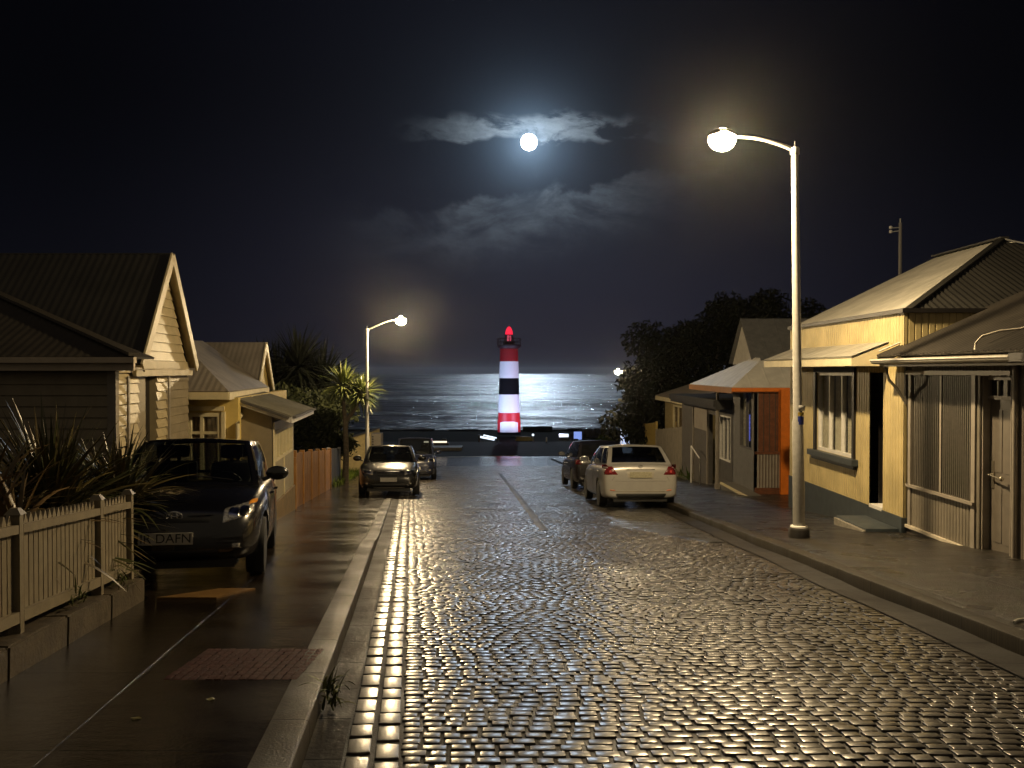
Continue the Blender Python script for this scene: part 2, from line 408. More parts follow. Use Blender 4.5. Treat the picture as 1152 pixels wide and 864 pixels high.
def und(x, y):   # slow unevenness of the road surface
    return 0.020*mnoise.noise(Vector((x*.8, y*.5, 0)))+0.010*mnoise.noise(Vector((x*2.0, y*1.6, 5)))

M_FLAG = wet_ground('wet_flagstones', (0.009, 0.006, 0.0035), (0.020, 0.014, 0.008), rough=(0.12, 0.26),
                    bumps=((10, 1.0, 0.0032), (75, 1.0, 0.0018), (2, 0.6, 0.010)), joints=(1.0, 1.35, 0.018), stretch=(0.7, 1.4), coat=0.22, spec=.4)
M_PAVE = wet_ground('wet_asphalt_pavement', (0.003, 0.0025, 0.002), (0.028, 0.022, 0.014), rough=(0.24, 0.5),
                    bumps=((45, 1.0, 0.022), (16, 0.8, 0.008), (3, 0.5, 0.016)), joints=(0.92, 1.8, 0.025), coat=0.35, spec=.25)
M_ASPH = wet_ground('wet_asphalt', (0.030, 0.029, 0.028), (0.062, 0.058, 0.052), rough=(0.16, 0.42),
                    bumps=((120, 1.0, 0.003), (18, 0.7, 0.004), (1.5, 0.5, 0.02)), coat=0.4)
M_KERB = wet_ground('wet_kerb_concrete', (0.013, 0.010, 0.006), (0.038, 0.030, 0.018), rough=(0.5, 0.75),
                    bumps=((70, 1.0, 0.003), (9, 0.4, 0.003)), joints=(40, 0.9, 0.010), coat=0.10, spec=.18)
M_DARKG = mat('dark_ground', (0.010, 0.011, 0.008), 0.9, spec=0.05, var=0.4, vscale=0.6, bump=0.6, bscale=12)
M_SOIL = mat('garden_soil', (0.03, 0.022, 0.014), 0.9, var=0.4, vscale=3, bump=0.8, bscale=30)

# ground sheet -------------------------------------------------------
ys = [-15+i*2 for i in range(50)]+[86, 88, 90, 92, 94, 95, 100, 110, 120, 128, 134, 136, 142, 160]
ys = sorted(set(ys)); xs = [-320, -120, -60, -30, -14, 0, 14, 30, 60, 120, 320]
v = []; f = []
for y in ys:
    for x in xs:
        z = gz(y)-0.06
        if y > 135: z = -7.46-(y-135)*0.5
        v.append((x, y, z))
w = len(xs)
for j in range(len(ys)-1):
    for i in range(w-1): f.append((j*w+i, j*w+i+1, (j+1)*w+i+1, (j+1)*w+i))
struct(raw('ground', v, f, M_DARKG, smooth=180))

# sea -----------------------------------------------------------------
def sea_mat():
    m = bpy.data.materials.new('night_sea'); m.use_nodes = True; nt = m.node_tree; gg = G(nt); p = nt.nodes['Principled BSDF']
    p.inputs['Base Color'].default_value = (0.006, 0.009, 0.014, 1); p.inputs['Roughness'].default_value = 0.16; p.inputs['IOR'].default_value = 1.33
    co = gg.n('ShaderNodeTexCoord').outputs['Object']; sp = gg.n('ShaderNodeSeparateXYZ'); nt.links.new(co, sp.inputs[0])
    a = gg.noise(gg.comb(gg.m('MULTIPLY', sp.outputs[0], 0.5), sp.outputs[1]), 0.055, 3.0, 0.55, 0.3)
    b = gg.noise(gg.comb(gg.m('MULTIPLY', sp.outputs[0], 0.6), sp.outputs[1]), 0.45, 5.0, 0.6, 0.4)
    c = gg.noise(gg.comb(gg.m('MULTIPLY', sp.outputs[0], 0.5), sp.outputs[1]), 0.012, 2.0, 0.5)
    h = gg.m('ADD', gg.m('ADD', gg.m('MULTIPLY', a, 3.0), gg.m('MULTIPLY', b, 0.9)), gg.m('MULTIPLY', c, 8.0))
    w1 = gg.noise(gg.comb(gg.m('MULTIPLY', sp.outputs[0], 0.25), sp.outputs[1]), 0.02, 6.0, 0.75, 0.6)
    w2 = gg.noise(gg.comb(gg.m('MULTIPLY', sp.outputs[0], 0.25), sp.outputs[1]), 0.16, 4.0, 0.7, 0.4)
    nt.links.new(gg.mr(gg.m('ADD', gg.m('MULTIPLY', w1, 0.6), gg.m('MULTIPLY', w2, 0.4)), 0.42, 0.60, 0.05, 0.40), p.inputs['Roughness'])
    bn = gg.n('ShaderNodeBump'); bn.inputs['Strength'].default_value = 1.0; bn.inputs['Distance'].default_value = 1.0
    nt.links.new(h, bn.inputs['Height']); nt.links.new(bn.outputs[0], p.inputs['Normal']); return m
M_SEA = sea_mat()
v = []; f = []
sy = [126+(i**3)*2950/40**3 for i in range(41)]
for y in sy: v += [(-300-y*1.0, y, -9.5), (300+y*1.0, y, -9.5)]
for i in range(40): f.append((2*i, 2*i+1, 2*i+3, 2*i+2))
struct(raw('sea', v, f, M_SEA, smooth=180))
# one even haze volume round everything, added to give the lamps halos
hz = bpy.data.materials.new('halo_haze'); hz.use_nodes = True; hz.node_tree.nodes.clear(); gh = G(hz.node_tree)
pv = gh.n('ShaderNodeVolumePrincipled'); pv.inputs['Density'].default_value = HAZE; pv.inputs['Color'].default_value = (.9, .92, .95, 1); pv.inputs['Anisotropy'].default_value = 0.95
ho = gh.n('ShaderNodeOutputMaterial'); hz.node_tree.links.new(pv.outputs[0], ho.inputs['Volume'])
bm = bmesh.new(); box(bm, -3500, 3500, -30, 3200, -41, 11.5)
o = obj('haze', bm, hz); struct(o, 'stuff')

# cobbled road ----------------------------------------------------------
def sett_mat():
    m = bpy.data.materials.new('wet_setts'); m.use_nodes = True; nt = m.node_tree; gg = G(nt); p = nt.nodes['Principled BSDF']
    co = gg.n('ShaderNodeTexCoord').outputs['Object']
    at = gg.n('ShaderNodeAttribute', attribute_name='stone')
    fine = gg.noise(co, 55, 5.0, 0.65); broad = gg.noise(co, 0.8, 4.0, 0.6)
    c = gg.mix(at.outputs['Fac'], (0.018, 0.015, 0.012), (0.060, 0.048, 0.034))
    c = gg.mix(gg.mr(fine, 0.35, 0.7, 0, 0.6), c, (0.022, 0.018, 0.014))
    nt.links.new(c, p.inputs['Base Color'])
    nt.links.new(gg.m('ADD', gg.mr(broad, 0.35, 0.65, 0.36, 0.50), gg.m('MULTIPLY', gg.m('SUBTRACT', at.outputs['Fac'], 0.5), 0.16)), p.inputs['Roughness'])
    bn = gg.n('ShaderNodeBump'); bn.inputs['Strength'].default_value = 0.8; bn.inputs['Distance'].default_value = 0.0012
    nt.links.new(gg.noise(co, 60, 3.0, 0.6), bn.inputs['Height']); nt.links.new(bn.outputs[0], p.inputs['Normal'])
    p.inputs['Specular IOR Level'].default_value = 0.33; nt.links.new(gg.mr(gg.noise(co, 1.6, 5.0, 0.65, 0.6), 0.38, 0.60, 0.45, 1.0), p.inputs['Coat Weight']); p.inputs['Coat Roughness'].default_value = 0.21; nt.links.new(bn.outputs[0], p.inputs['Coat Normal'])
    return m
M_SETT = sett_mat()
rng = np.random.default_rng(3)
GX, GY = 7, 6
gu = np.array([0, .012, .06, .5, .94, .988, 1.0]); gv = np.array([0, .02, .09, .91, .98, 1.0])
SV = []; SF = []; SA = []
cnt = 0
def add_stone(cx, cy, lx, ly, ang=0.0, dome=0.0010, tilt=0.013, dz=0.0018):
    global cnt
    uu, vv = np.meshgrid(gu, gv); a = (uu-.5); b = (vv-.5)
    edge = np.maximum(np.abs(a)*2, np.abs(b)*2)
    jx = 1-0.05*rng.random(uu.shape)*(edge > .93); 
    # rounded corners
    corner = (np.abs(a) > .4) & (np.abs(b) > .4)
    jx = np.where(corner, jx*0.90, jx)
    x = a*lx*jx; y = b*ly*jx
    tx, ty = rng.normal(0, tilt, 2)
    z = dome*(1-(a*2)**2*.9)*(1-(b*2)**2*.8)*1.0+tx*x+ty*y*1.2+rng.normal(0, dz)
    z = np.where(edge >= .999, -0.012, z)
    z = np.where((edge > .93) & (edge < .999), z-0.0012, z)
    ca, sa = math.cos(ang), math.sin(ang)
    X_ = cx+x*ca-y*sa; Y_ = cy+x*sa+y*ca
    SV.append(np.stack([X_, Y_, z+gz(cy)+(-0.082)*(Y_-cy)+und(cx, cy)], -1).reshape(-1, 3))
    SA.append(np.full(GX*GY, rng.random()))
    base_ = cnt*GX*GY; cnt += 1
    for j in range(GY-1):
        for i in range(GX-1): SF.append((base_+j*GX+i, base_+j*GX+i+1, base_+(j+1)*GX+i+1, base_+(j+1)*GX+i))
CH = 0.18; ROW2 = 0.14
# two longitudinal rows beside the channel
for k in range(2):
    y = 1.2
    while y < 58:
        ln = rng.uniform(.20, .32); ym = y+ln/2
        add_stone(L(ym)+CH+ROW2*(k+.5), ym, ROW2-.009, ln-.008, ang=0.114, dome=0.0012)
        y += ln
y = 1.2
def trench(x, y_):
    return False
while y < 60:
    rh = rng.uniform(.080, .093) if y < 40 else .13; ym = y+rh/2
    x = L(ym)+CH+2*ROW2+0.01-rng.random()*0.02; xe = 3.26
    while x < xe:
        lw = rng.uniform(.092, .155); 
        if xe-(x+lw) < .08: lw = xe-x
        add_stone(x+lw/2, ym+0.012*math.sin(x*1.3+y*.2)+rng.normal(0, .002), lw-.006, rh-.0055, ang=rng.normal(0, .015)+.02*math.cos(x*1.1))
        x += lw
    y += rh
SV = np.concatenate(SV); SA = np.concatenate(SA)
me = bpy.data.meshes.new('cobbled_road'); nf = len(SF)
me.vertices.add(len(SV)); me.vertices.foreach_set('co', SV.astype(np.float32).ravel())
fa = np.array(SF, dtype=np.int32); me.loops.add(nf*4); me.loops.foreach_set('vertex_index', fa.ravel())
me.polygons.add(nf); me.polygons.foreach_set('loop_start', np.arange(0, nf*4, 4, dtype=np.int32))
sm_ = np.ones((GY-1, GX-1), dtype=bool); sm_[0] = sm_[-1] = False; sm_[:, 0] = sm_[:, -1] = False
me.polygons.foreach_set('use_smooth', np.tile(sm_.ravel(), cnt)); me.update(calc_edges=True)
at = me.attributes.new('stone', 'FLOAT', 'POINT'); at.data.foreach_set('value', SA.astype(np.float32))
struct(link('cobbled_road', me, M_SETT))
# bedding between the stones, road channel, far asphalt
M_BED = wet_ground('wet_joint_mortar', (0.008, 0.007, 0.006), (0.018, 0.015, 0.012), rough=(0.5, 0.8), bumps=((80, 1, 0.006),), coat=0.0)
v = []; f = []; uv_ = []; nx = 14; n2 = 240
for j in range(n2+1):
    y = -6+(67)*j/n2
    for i in range(nx+1):
        x = L(y)-.02+(3.62-L(y)+.02)*i/nx; v.append((x, y, gz(y)-.009+und(x, y))); uv_.append((x, y))
for j in range(n2):
    for i in range(nx): f.append((j*(nx+1)+i, j*(nx+1)+i+1, (j+1)*(nx+1)+i+1, (j+1)*(nx+1)+i))
struct(raw('road_bed', v, f, M_BED, uvs=uv_, smooth=180))
def chz(y): return gz(y)-0.008
v = []; f = []; uv_ = []
def zstrip(name, xa, xb, y0, y1, off, m, step=.25, nx=3, jag=0.0, conf=True):
    v = []; f = []; uv_ = []; ny = int((y1-y0)/step)+1
    for j in range(ny+1):
        y = y0+(y1-y0)*j/ny; a, b = xa(y), xb(y)
        if jag: a += jag*mnoise.noise(Vector((0, y*1.3, 2))); b += jag*mnoise.noise(Vector((9, y*1.3, 2)))
        for i in range(nx+1):
            x = a+(b-a)*i/nx; edge = 0 if 0 < i < nx else -0.016
            v.append((x, y, gz(y)+off+(und(x, y) if conf else 0)+(edge if jag else 0))); uv_.append((x-L(y), y))
    for j in range(ny):
        for i in range(nx): f.append((j*(nx+1)+i, j*(nx+1)+i+1, (j+1)*(nx+1)+i+1, (j+1)*(nx+1)+i))
    return raw(name, v, f, m, uvs=uv_, smooth=180)
M_CHAN = wet_ground('wet_channel_stone', (0.012, 0.010, 0.009), (0.026, 0.022, 0.018), rough=(0.6, 0.85),
                    bumps=((30, 0.8, 0.005), (5, 0.6, 0.012)), joints=(10, 0.62, 0.014), coat=0.08, spec=.22)
struct(zstrip('road_channel', lambda y: L(y)+.002, lambda y: L(y)+CH, -6, 60, 0.004, M_CHAN))
struct(zstrip('road_channel', lambda y: 3.27, lambda y: 3.598, -6, 60, 0.004, M_CHAN))
struct(zstrip('road_patch', lambda y: 1.08-.0395*y, lambda y: 1.25-.0395*y, 15.2, 44, 0.014, wet_ground('rough_trench_asphalt', (0.02, 0.019, 0.017), (0.04, 0.037, 0.032), rough=(0.42, 0.6), bumps=((100, 1.0, 0.005), (20, .6, .004)), coat=0.1), jag=0.03))
struct(zstrip('road_patch', lambda y: 1.95+.25*math.sin(y*.35)+max(0, (16.2-y)*.45), lambda y: 3.262, 13.4, 31, 0.013, M_ASPH, jag=0.16, nx=6))
# far asphalt: lower end of the street and the cross road
M_ASPD = wet_ground('wet_dark_asphalt', (0.018, 0.018, 0.019), (0.036, 0.035, 0.035), rough=(0.10, 0.26),
                    bumps=((60, 1.0, 0.003), (6, 0.7, 0.008), (0.8, 0.5, 0.02)), coat=0.6)
struct(zstrip('lower_road', lambda y: L(min(y, 82))-(0 if y < 80 else (y-80)*1.2), lambda y: 3.6+(0 if y < 84 else (y-84)*1.4), 59.5, 91.5, 0.006, M_ASPD, step=1, conf=False))
v = [(-90, 91.0, -7.392+.012), (90, 91.0, -7.38), (90, 111, -7.38), (-90, 111, -7.38)]
struct(raw('cross_road', v, [(0, 1, 2, 3)], mat('cross_road_asphalt', (0.02, 0.02, 0.024), 0.8, spec=0.15, var=0.3, vscale=.5, bump=.5, bscale=20), uvs=[(a[0], a[1]) for a in v]))

# kerbs and pavements -------------------------------------------------
def kerb(name, xf, side, y0, y1, hf, m, wk=0.19):
    prof = [(0.0, -0.10), (0.0, -0.022), (0.008, -0.006), (0.028, 0.0), (wk, 0.0), (wk, -.10)]
    v = []; f = []; uv_ = []; ny = int((y1-y0)/.3)
    for j in range(ny+1):
        y = y0+(y1-y0)*j/ny
        for k, (a, b) in enumerate(prof):
            jit = 0.002*mnoise.noise(Vector((k*3.3, y*2.5, side)))
            v.append((xf(y)+side*a+jit, y, gz(y)+hf(y)+.002+(b if k not in (0, 5) else -.18)+jit*.5)); uv_.append((a*1.0, y))
    n = len(prof)
    for j in range(ny):
        for k in range(n-1): f.append((j*n+k, (j+1)*n+k, (j+1)*n+k+1, j*n+k+1))
    return struct(raw(name, v, f, m, uvs=uv_, smooth=35))
kerb('left_kerb', L, -1, -6, 74, hL, M_KERB)
kerb('right_kerb', lambda y: 3.6, 1, -6, 82, lambda y: HR, M_KERB, .16)
struct(strip('left_pavement', lambda y: (F_(y) if y < 19.4 else F_(y)-.55), lambda y: L(y)-.192, -6, 74, lambda y: gz(y)+hL(y), M_FLAG, nx=6, step=.3))
struct(strip('right_pavement', lambda y: 3.762, lambda y: 6.4 if y < 20 else 7.6, -6, 82, lambda y: gz(y)+HR, M_PAVE, nx=4, step=.3))
struct(strip('left_driveway', lambda y: -16.0, lambda y: F_(y)-.003, 7.95, 19.5, lambda y: gz(y)+hL(y)-.004, M_FLAG, nx=4))
struct(strip('garden_bed', lambda y: -16.0, lambda y: F_(y)-.1, -2, 7.75, lambda y: gz(y)+.30, M_SOIL, nx=6))
struct(strip('left_verge', lambda y: -30.0, lambda y: F_(y)-.54, 19.6, 74, lambda y: gz(y)+.02, M_DARKG, nx=4))
# cross road's far edge, median kerb, painted line
bm = bmesh.new(); box(bm, -9.3, -5.6, 98.6, 101.5, -7.6, -7.05, .03); obj_m = obj('traffic_island', bm, CONC); struct(obj_m)
YL = mat('yellow_road_paint', (0.55, 0.40, 0.10), 0.5, var=0.3, vscale=2)
struct(raw('painted_line', [(-8, 89.6, gz(89.6)+.03), (0.6, 92.2, -7.34), (0.6, 92.6, -7.34), (-8, 90.0, gz(90)+.03)], [(0, 1, 2, 3)], YL))
M_TACT = mat('rust_brick_paving', (0.045, 0.010, 0.005), 0.6, spec=.12, var=0.4, vscale=20, bump=1.0, bscale=60)
# rust coloured cover panel in the pavement (small raised studs)
bm = bmesh.new()
for j in range(9):
    for i in range(16):
        y = 5.16+j*.085+random.uniform(-.004, .004); x = L(5.5)-.90+i*.049+random.uniform(-.003, .003)
        box(bm, x, x+.042, y, y+.074, gz(y)+.10, gz(y)+.1225+random.uniform(-.002, .002), .004)
pan = tag(rebase(obj('pavement_grate', bm, M_TACT, smooth=40), (L(5.5)-.5, 5.5, gz(5.5)+.12)), 'rust red studded cover panel set into the wet left pavement', 'grate')
bm = bmesh.new(); a = [(-3.15, 7.85), (-2.62, 7.85), (-2.42, 8.35), (-2.75, 8.35)]
hexa(bm, [(x, y, gz(y)+.121) for x, y in a]+[(x, y, gz(y)+.135) for x, y in a])
tag(rebase(obj('ramp_plate', bm, mat('tan_plate', (0.16, 0.09, 0.03), 0.35, var=.3, vscale=9, bump=.3)), (-2.8, 8.0, gz(8.0)+.12)), 'flat tan plate lying on the pavement before the black hatchback', 'plate')
# ================================================================== street lamps
GLOW = mat('lamp_glow', (1, 1, 1), 0.5, var=0, emit=(1.0, 0.80, 0.50), estr=160.0)
def street_lamp(label, base, arm, height=5.65, lean=(-.09, 0), sticker=False, watts=LAMP_W, sleeve=True, group='street lamps with curved arms'):
    bx, by, bz = base
    t = thing('street_lamp', label, 'street lamp', base, group)
    top = Vector((bx+lean[0], by+lean[1], bz+height))
    bm = bmesh.new(); b = Vector(base)
    tube(bm, [b, b+(top-b)*.12, b+(top-b)*.30, b+(top-b)*.31, top], [.088, .085, .080, .066, .052], 16); obj('pole', bm, STEEL, t, smooth=50)
    if sleeve:
        bm = bmesh.new(); lathe(bm, [(.15, -.05), (.15, .11), (.14, .14), (.09, .15)], base, 20); obj('base_sleeve', bm, mat('dark_sleeve', (.03, .027, .024), .5, var=.2), t, smooth=40)
        bm = bmesh.new(); lathe(bm, [(.095, .151), (.125, .153), (.12, .175), (.095, .18)], base, 20); obj('collar', bm, WHITE, t, smooth=40)
    bm = bmesh.new(); lathe(bm, [(.062, -.06), (.068, -.05), (.068, .03), (.05, .05), (.012, .06), (.008, .14)], top, 14); obj('cap', bm, STEEL, t, smooth=50)
    head = Vector((bx+arm[0], by+arm[1], bz+arm[2]))
    pts = []; c1 = top+Vector((arm[0]*.35, arm[1]*.35, .17)); c2 = head+Vector((-arm[0]*.25, 0, .03))
    for i in range(11):
        s = i/10; pts.append(top*(1-s)**3+c1*3*s*(1-s)**2+c2*3*s*s*(1-s)+head*s**3)
    bm = bmesh.new(); tube(bm, pts, [.032-.012*i/10 for i in range(11)], 10); obj('arm', bm, STEEL, t, smooth=60)
    d = Vector((arm[0], arm[1], 0)).normalized(); 
    # housing: flattened shell over a bowl
    bm = bmesh.new(); bmesh.ops.create_uvsphere(bm, u_segments=20, v_segments=12, radius=1.0)
    for v_ in bm.verts:
        z = v_.co.z; v_.co = Vector((v_.co.x*.21, v_.co.y*.15, max(z, -.1)*.10))
        v_.co = Matrix.Rotation(math.atan2(d.y, d.x), 3, 'Z')@v_.co+head+d*.13+Vector((0, 0, .03))
    obj('lamp_housing', bm, STEEL, t, smooth=60)
    bm = bmesh.new(); bmesh.ops.create_uvsphere(bm, u_segments=20, v_segments=12, radius=1.0)
    for v_ in bm.verts:
        v_.co = Vector((v_.co.x*.20, v_.co.y*.17, v_.co.z*.165))
        v_.co = Matrix.Rotation(math.atan2(d.y, d.x), 3, 'Z')@v_.co+head+d*.13+Vector((0, 0, -.03))
    gb = obj('glass_bowl', bm, GLOW, t, smooth=180)
    gb.visible_shadow = False
    ld = bpy.data.lights.new('lamp_bulb', 'POINT'); ld.energy = watts; ld.color = (1.0, 0.74, 0.40); ld.shadow_soft_size = 0.13
    lo = bpy.data.objects.new('lamp_bulb', ld); COL.objects.link(lo); lo.parent = t; lo.location = head+d*.13+Vector((0, 0, -.03))-Vector(base)
    if sticker:
        bm = bmesh.new(); lathe(bm, [(.069, 1.86), (.076, 1.87), (.076, 1.93), (.069, 1.94)], base, 16); obj('clamp', bm, STEEL, t, smooth=40)
        for z0, z1, c, nm in ((1.79, 1.84, (.5, .36, .05), 'sticker'), (1.66, 1.78, (.04, .06, .35), 'sticker')):
            bm = bmesh.new(); n = 6
            vv = [[bm.verts.new(Vector(base)+Vector((.0875*math.sin(a), -.0875*math.cos(a), z))) for z in (z0, z1)] for a in [(-.6+1.0*i/n) for i in range(n+1)]]
            for i in range(n): bm.faces.new((vv[i][0], vv[i+1][0], vv[i+1][1], vv[i][1]))
            obj(nm, bm, mat('sticker_%d' % int(z0*100), c, .4, var=.3, vscale=30), t)
    return t
street_lamp('tall pale street lamp with dark base sleeve on the right pavement, glowing warm', (4.21, 13.0, gz(13)+HR), (-1.02, 0, 5.84), sticker=True)
street_lamp('lit street lamp behind the parked dark hatchback on the left pavement', (-5.33, 32.7, gz(32.7)+.03), (1.12, 0, 6.02), lean=(0, 0), sleeve=False)
street_lamp('street lamp half buried in the dark tree on the right side', (7.35, 50.0, gz(50)+HR), (-1.25, 0, 5.45), height=5.5, lean=(0, 0), sleeve=False, watts=700)

# far unlit mast above the yellow house
t = thing('mast', 'thin dark mast with two small fittings rising behind the yellow house roof', 'mast', (12.2, 28, gz(28)))
bm = bmesh.new(); tube(bm, [(12.2, 28, gz(28)), (12.2, 28, 6.15)], [.07, .05], 8); obj('pole', bm, mat('mast_steel', (.2, .19, .18), .5, var=.1), t, smooth=60)
bm = bmesh.new(); beam(bm, (12.2, 28, 6.0), (11.9, 28, 5.98), .03, .03); beam(bm, (12.2, 28, 5.9), (11.93, 28, 5.86), .03, .03); tube(bm, [(12.2, 28, 6.15), (12.2, 28, 6.28)], .02, 6); obj('bracket', bm, STEEL, t)
for z in (6.0, 5.87):
    bm = bmesh.new(); lathe(bm, [(.02, -.05), (.05, -.03), (.05, .03), (.02, .05)], (11.9, 28, z), 10); obj('fitting', bm, WHITE, t, smooth=60)

# ================================================================== yellow house
FR = Face((6.05, 0), (0, 1), (-1, 0))
def FC(y): return Face((0, y), (1, 0), (0, -1))      # wall facing the camera end of the street
H = thing('yellow_house', 'pale yellow ribbed cottage with dark plinth beside the tall street lamp', 'house', (7.5, 16.5, gz(16.5)+HR))
win = (15.7, 17.6, -.06, 1.47); dr = (14.45, 15.0, -.75, 1.47)
bm = bmesh.new(); FR.wall(bm, 13.7, 19.3, -1.8, 2.39, [win, dr], 'rib', .105, .012)
FC(13.7).wall(bm, 6.052, 12.4, -1.8, 2.39, [], 'rib', .105, .012)
Face((0, 19.3), (1, 0), (0, 1)).wall(bm, 6.052, 12.4, -1.8, 2.39, [], 'flat')
obj('wall', bm, YEL, H)
bm = bmesh.new(); FR.box(bm, 13.66, 14.44, .001, .035, -1.6, -.77); FR.box(bm, 15.01, 19.3, .014, .035, -1.8, -.77); FC(13.7).box(bm, 6.0, 9, .001, .035, -1.6, -.77)
FR.box(bm, 14.44, 15.01, -.1, .034, -1.6, -.80)
obj('plinth', bm, BLUEG, H)
bm = bmesh.new(); FR.box(bm, 13.64, 19.34, -.1, .06, 2.392, 2.46); FC(13.7).box(bm, 6.0, 12.4, -.1, .06, 2.393, 2.458); obj('gutter', bm, BLACK, H)
w_ = window(H, FR, *win, WHITE, GLS, mull=(.34, .68), curtain=((.04, .30), (.36, .66), (.70, .96)), cur_mat=CURT, rec=.03, fw=.06)
bm = bmesh.new()
for a in ((15.60, 15.70, .012, .05, -.06, 1.56), (17.6, 17.70, .012, .05, -.06, 1.56), (15.70, 17.6, .012, .05, 1.47, 1.56)): FR.box(bm, *a)
obj('architrave', bm, BLACK, w_)
bm = bmesh.new(); FR.box(bm, 15.48, 17.82, .002, .13, -.17, -.062); FR.box(bm, 15.56, 17.74, .002, .07, -.24, -.172); obj('sill', bm, BLUEG, w_)
bm = bmesh.new(); FR.box(bm, 14.45, 15.0, -.55, -.5, -.75, 1.47); obj('door', bm, BLACK, H)
bm = bmesh.new(); FR.box(bm, 14.445, 14.45, -.5, .0, -.75, 1.47); FR.box(bm, 15.0, 15.005, -.5, -.0, -.75, 1.47); FR.box(bm, 14.45, 15.0, -.5, -.0, 1.47, 1.50); obj('door_reveal', bm, BLACK, H)
bm = bmesh.new(); FR.box(bm, 14.46, 14.99, -.5, .02, -.795, -.74); obj('threshold', bm, WHITE, H)
bm = bmesh.new(); box(bm, 5.50, 6.01, 13.78, 15.05, -1.3, -.955, .012); obj('step', bm, BLUEG, H, smooth=40)
bm = bmesh.new(); box(bm, 5.46, 5.50, 13.78, 15.05, -1.3, -.985, .008); obj('step_nosing', bm, CONC, H)
# awning
ya, yb = 14.25, 19.2
bm = bmesh.new(); roofpoly(bm, [(5.44, ya, 1.735), (5.44, yb, 1.735), (6.05, yb, 1.97), (6.05, ya, 1.97)], .4, .006, rib=True); aw = obj('awning', bm, IRON, H)
bm = bmesh.new(); box(bm, 5.44, 5.465, ya, yb, 1.575, 1.70); 
hexa(bm, [(5.465, ya, 1.575), (6.045, ya, 1.575), (6.045, ya+.02, 1.575), (5.465, ya+.02, 1.575), (5.465, ya, 1.70), (6.045, ya, 1.93), (6.045, ya+.02, 1.93), (5.465, ya+.02, 1.70)])
hexa(bm, [(5.465, yb-.02, 1.575), (6.045, yb-.02, 1.575), (6.045, yb, 1.575), (5.465, yb, 1.575), (5.465, yb-.02, 1.70), (6.045, yb-.02, 1.93), (6.045, yb, 1.93), (5.465, yb, 1.70)])
box(bm, 5.466, 6.03, ya+.021, yb-.021, 1.60, 1.615)
obj('fascia', bm, PALE, aw)
# hip roof
rx, ry1, ry2, rz = 9.35, 17.0, 19.7, 3.99; ze = 2.42; ex, ey = 6.12, 13.75
bm = bmesh.new(); roofpoly(bm, [(ex, ey, ze), (ex, ry2, ze), (rx, ry2, rz), (rx, ry1, rz)], .18, .012)
roofpoly(bm, [(2*rx-ex, ey, ze), (2*rx-ex, ry2, ze), (rx, ry2, rz), (rx, ry1, rz)], .18, .012); rf = obj('roof', bm, IRON, H)
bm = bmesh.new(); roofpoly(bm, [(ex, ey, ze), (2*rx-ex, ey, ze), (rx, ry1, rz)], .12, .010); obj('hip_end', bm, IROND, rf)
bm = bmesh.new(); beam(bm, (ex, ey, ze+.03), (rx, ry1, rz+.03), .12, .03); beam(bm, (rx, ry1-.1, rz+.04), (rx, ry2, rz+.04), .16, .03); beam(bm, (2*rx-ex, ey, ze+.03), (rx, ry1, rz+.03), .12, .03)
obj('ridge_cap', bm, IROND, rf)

# ================================================================== grey house
FG = Face((6.1, 0), (0, 1), (-1, 0))
H = thing('grey_house', 'drab grey boarded cottage with slatted front and panelled door at the right edge', 'house', (7.5, 11, gz(11)+HR))
sl = (11.75, 13.53, -.23, 1.43); gd = (10.87, 11.57, -.86, 1.43)
bm = bmesh.new(); FG.wall(bm, 10.875-.005, 13.64, -.87, 1.72, [sl, gd], 'rib', .085, .008)
obj('wall', bm, GREY, H)
bm = bmesh.new(); FG.wall(bm, 7.0, 10.865, -.87, 1.72, [], 'corr', .075, .022); FC(7.0).wall(bm, 6.1, 12, -1, 2.6); FC(13.62).wall(bm, 6.25, 12, -1, 1.72)
obj('ribbed_wall', bm, GREYL, H)
bm = bmesh.new(); FG.box(bm, 7.0, 10.86, -.12, .03, -1.5, -.872); FG.box(bm, 11.58, 13.66, -.12, .02, -1.7, -.905); FG.box(bm, 10.86, 11.58, -.3, .025, -1.6, -.91)
obj('footing', bm, mat('dark_footing', (.06, .05, .04), .6, var=.3, bump=.4), H)
bm = bmesh.new(); FG.box(bm, 11.57, 13.68, .0, .055, -.904, -.862); FG.box(bm, 10.88, 11.565, -.1, .05, -.905, -.862); obj('bottom_ledge', bm, mat('ledge', (.5, .45, .36), .4, var=.2), H)
bm = bmesh.new(); FG.box(bm, sl[0], sl[1], -.08, -.06, sl[2], sl[3]); 
u = sl[0]+.02
k = 0
while u < sl[1]-.03: FG.box(bm, u, u+.026, -.06, .0, sl[2], sl[3]); u += .056; k += 1
obj('slatted_screen', bm, mat('slat_grey', (.10, .088, .07), .5, var=.2, vscale=15), H)
bm = bmesh.new()
FG.box(bm, sl[0]-.10, sl[0]-.002, .008, .03, -.86, 1.50); FG.box(bm, sl[1]+.002, sl[1]+.09, .008, .03, -.86, 1.50); FG.box(bm, sl[0]-.10, sl[1]+.09, .031, .06, -.275, -.232)
FG.box(bm, 12.60, 12.65, .001, .012, -.23, 1.43); FG.box(bm, 10.80, 13.66, .031, .05, 1.44, 1.50)
obj('trim', bm, GREYL, H)
bm = bmesh.new(); FG.box(bm, 10.90, 11.54, -.16, -.12, -.86, 1.13)
for a in ((10.95, 11.18), (11.26, 11.49)):
    FG.box(bm, a[0], a[1], -.12, -.113, -.7, .05); FG.box(bm, a[0], a[1], -.12, -.113, .2, 1.0)
d_ = obj('door', bm, mat('door_grey', (.14, .122, .10), .4, var=.15), H)
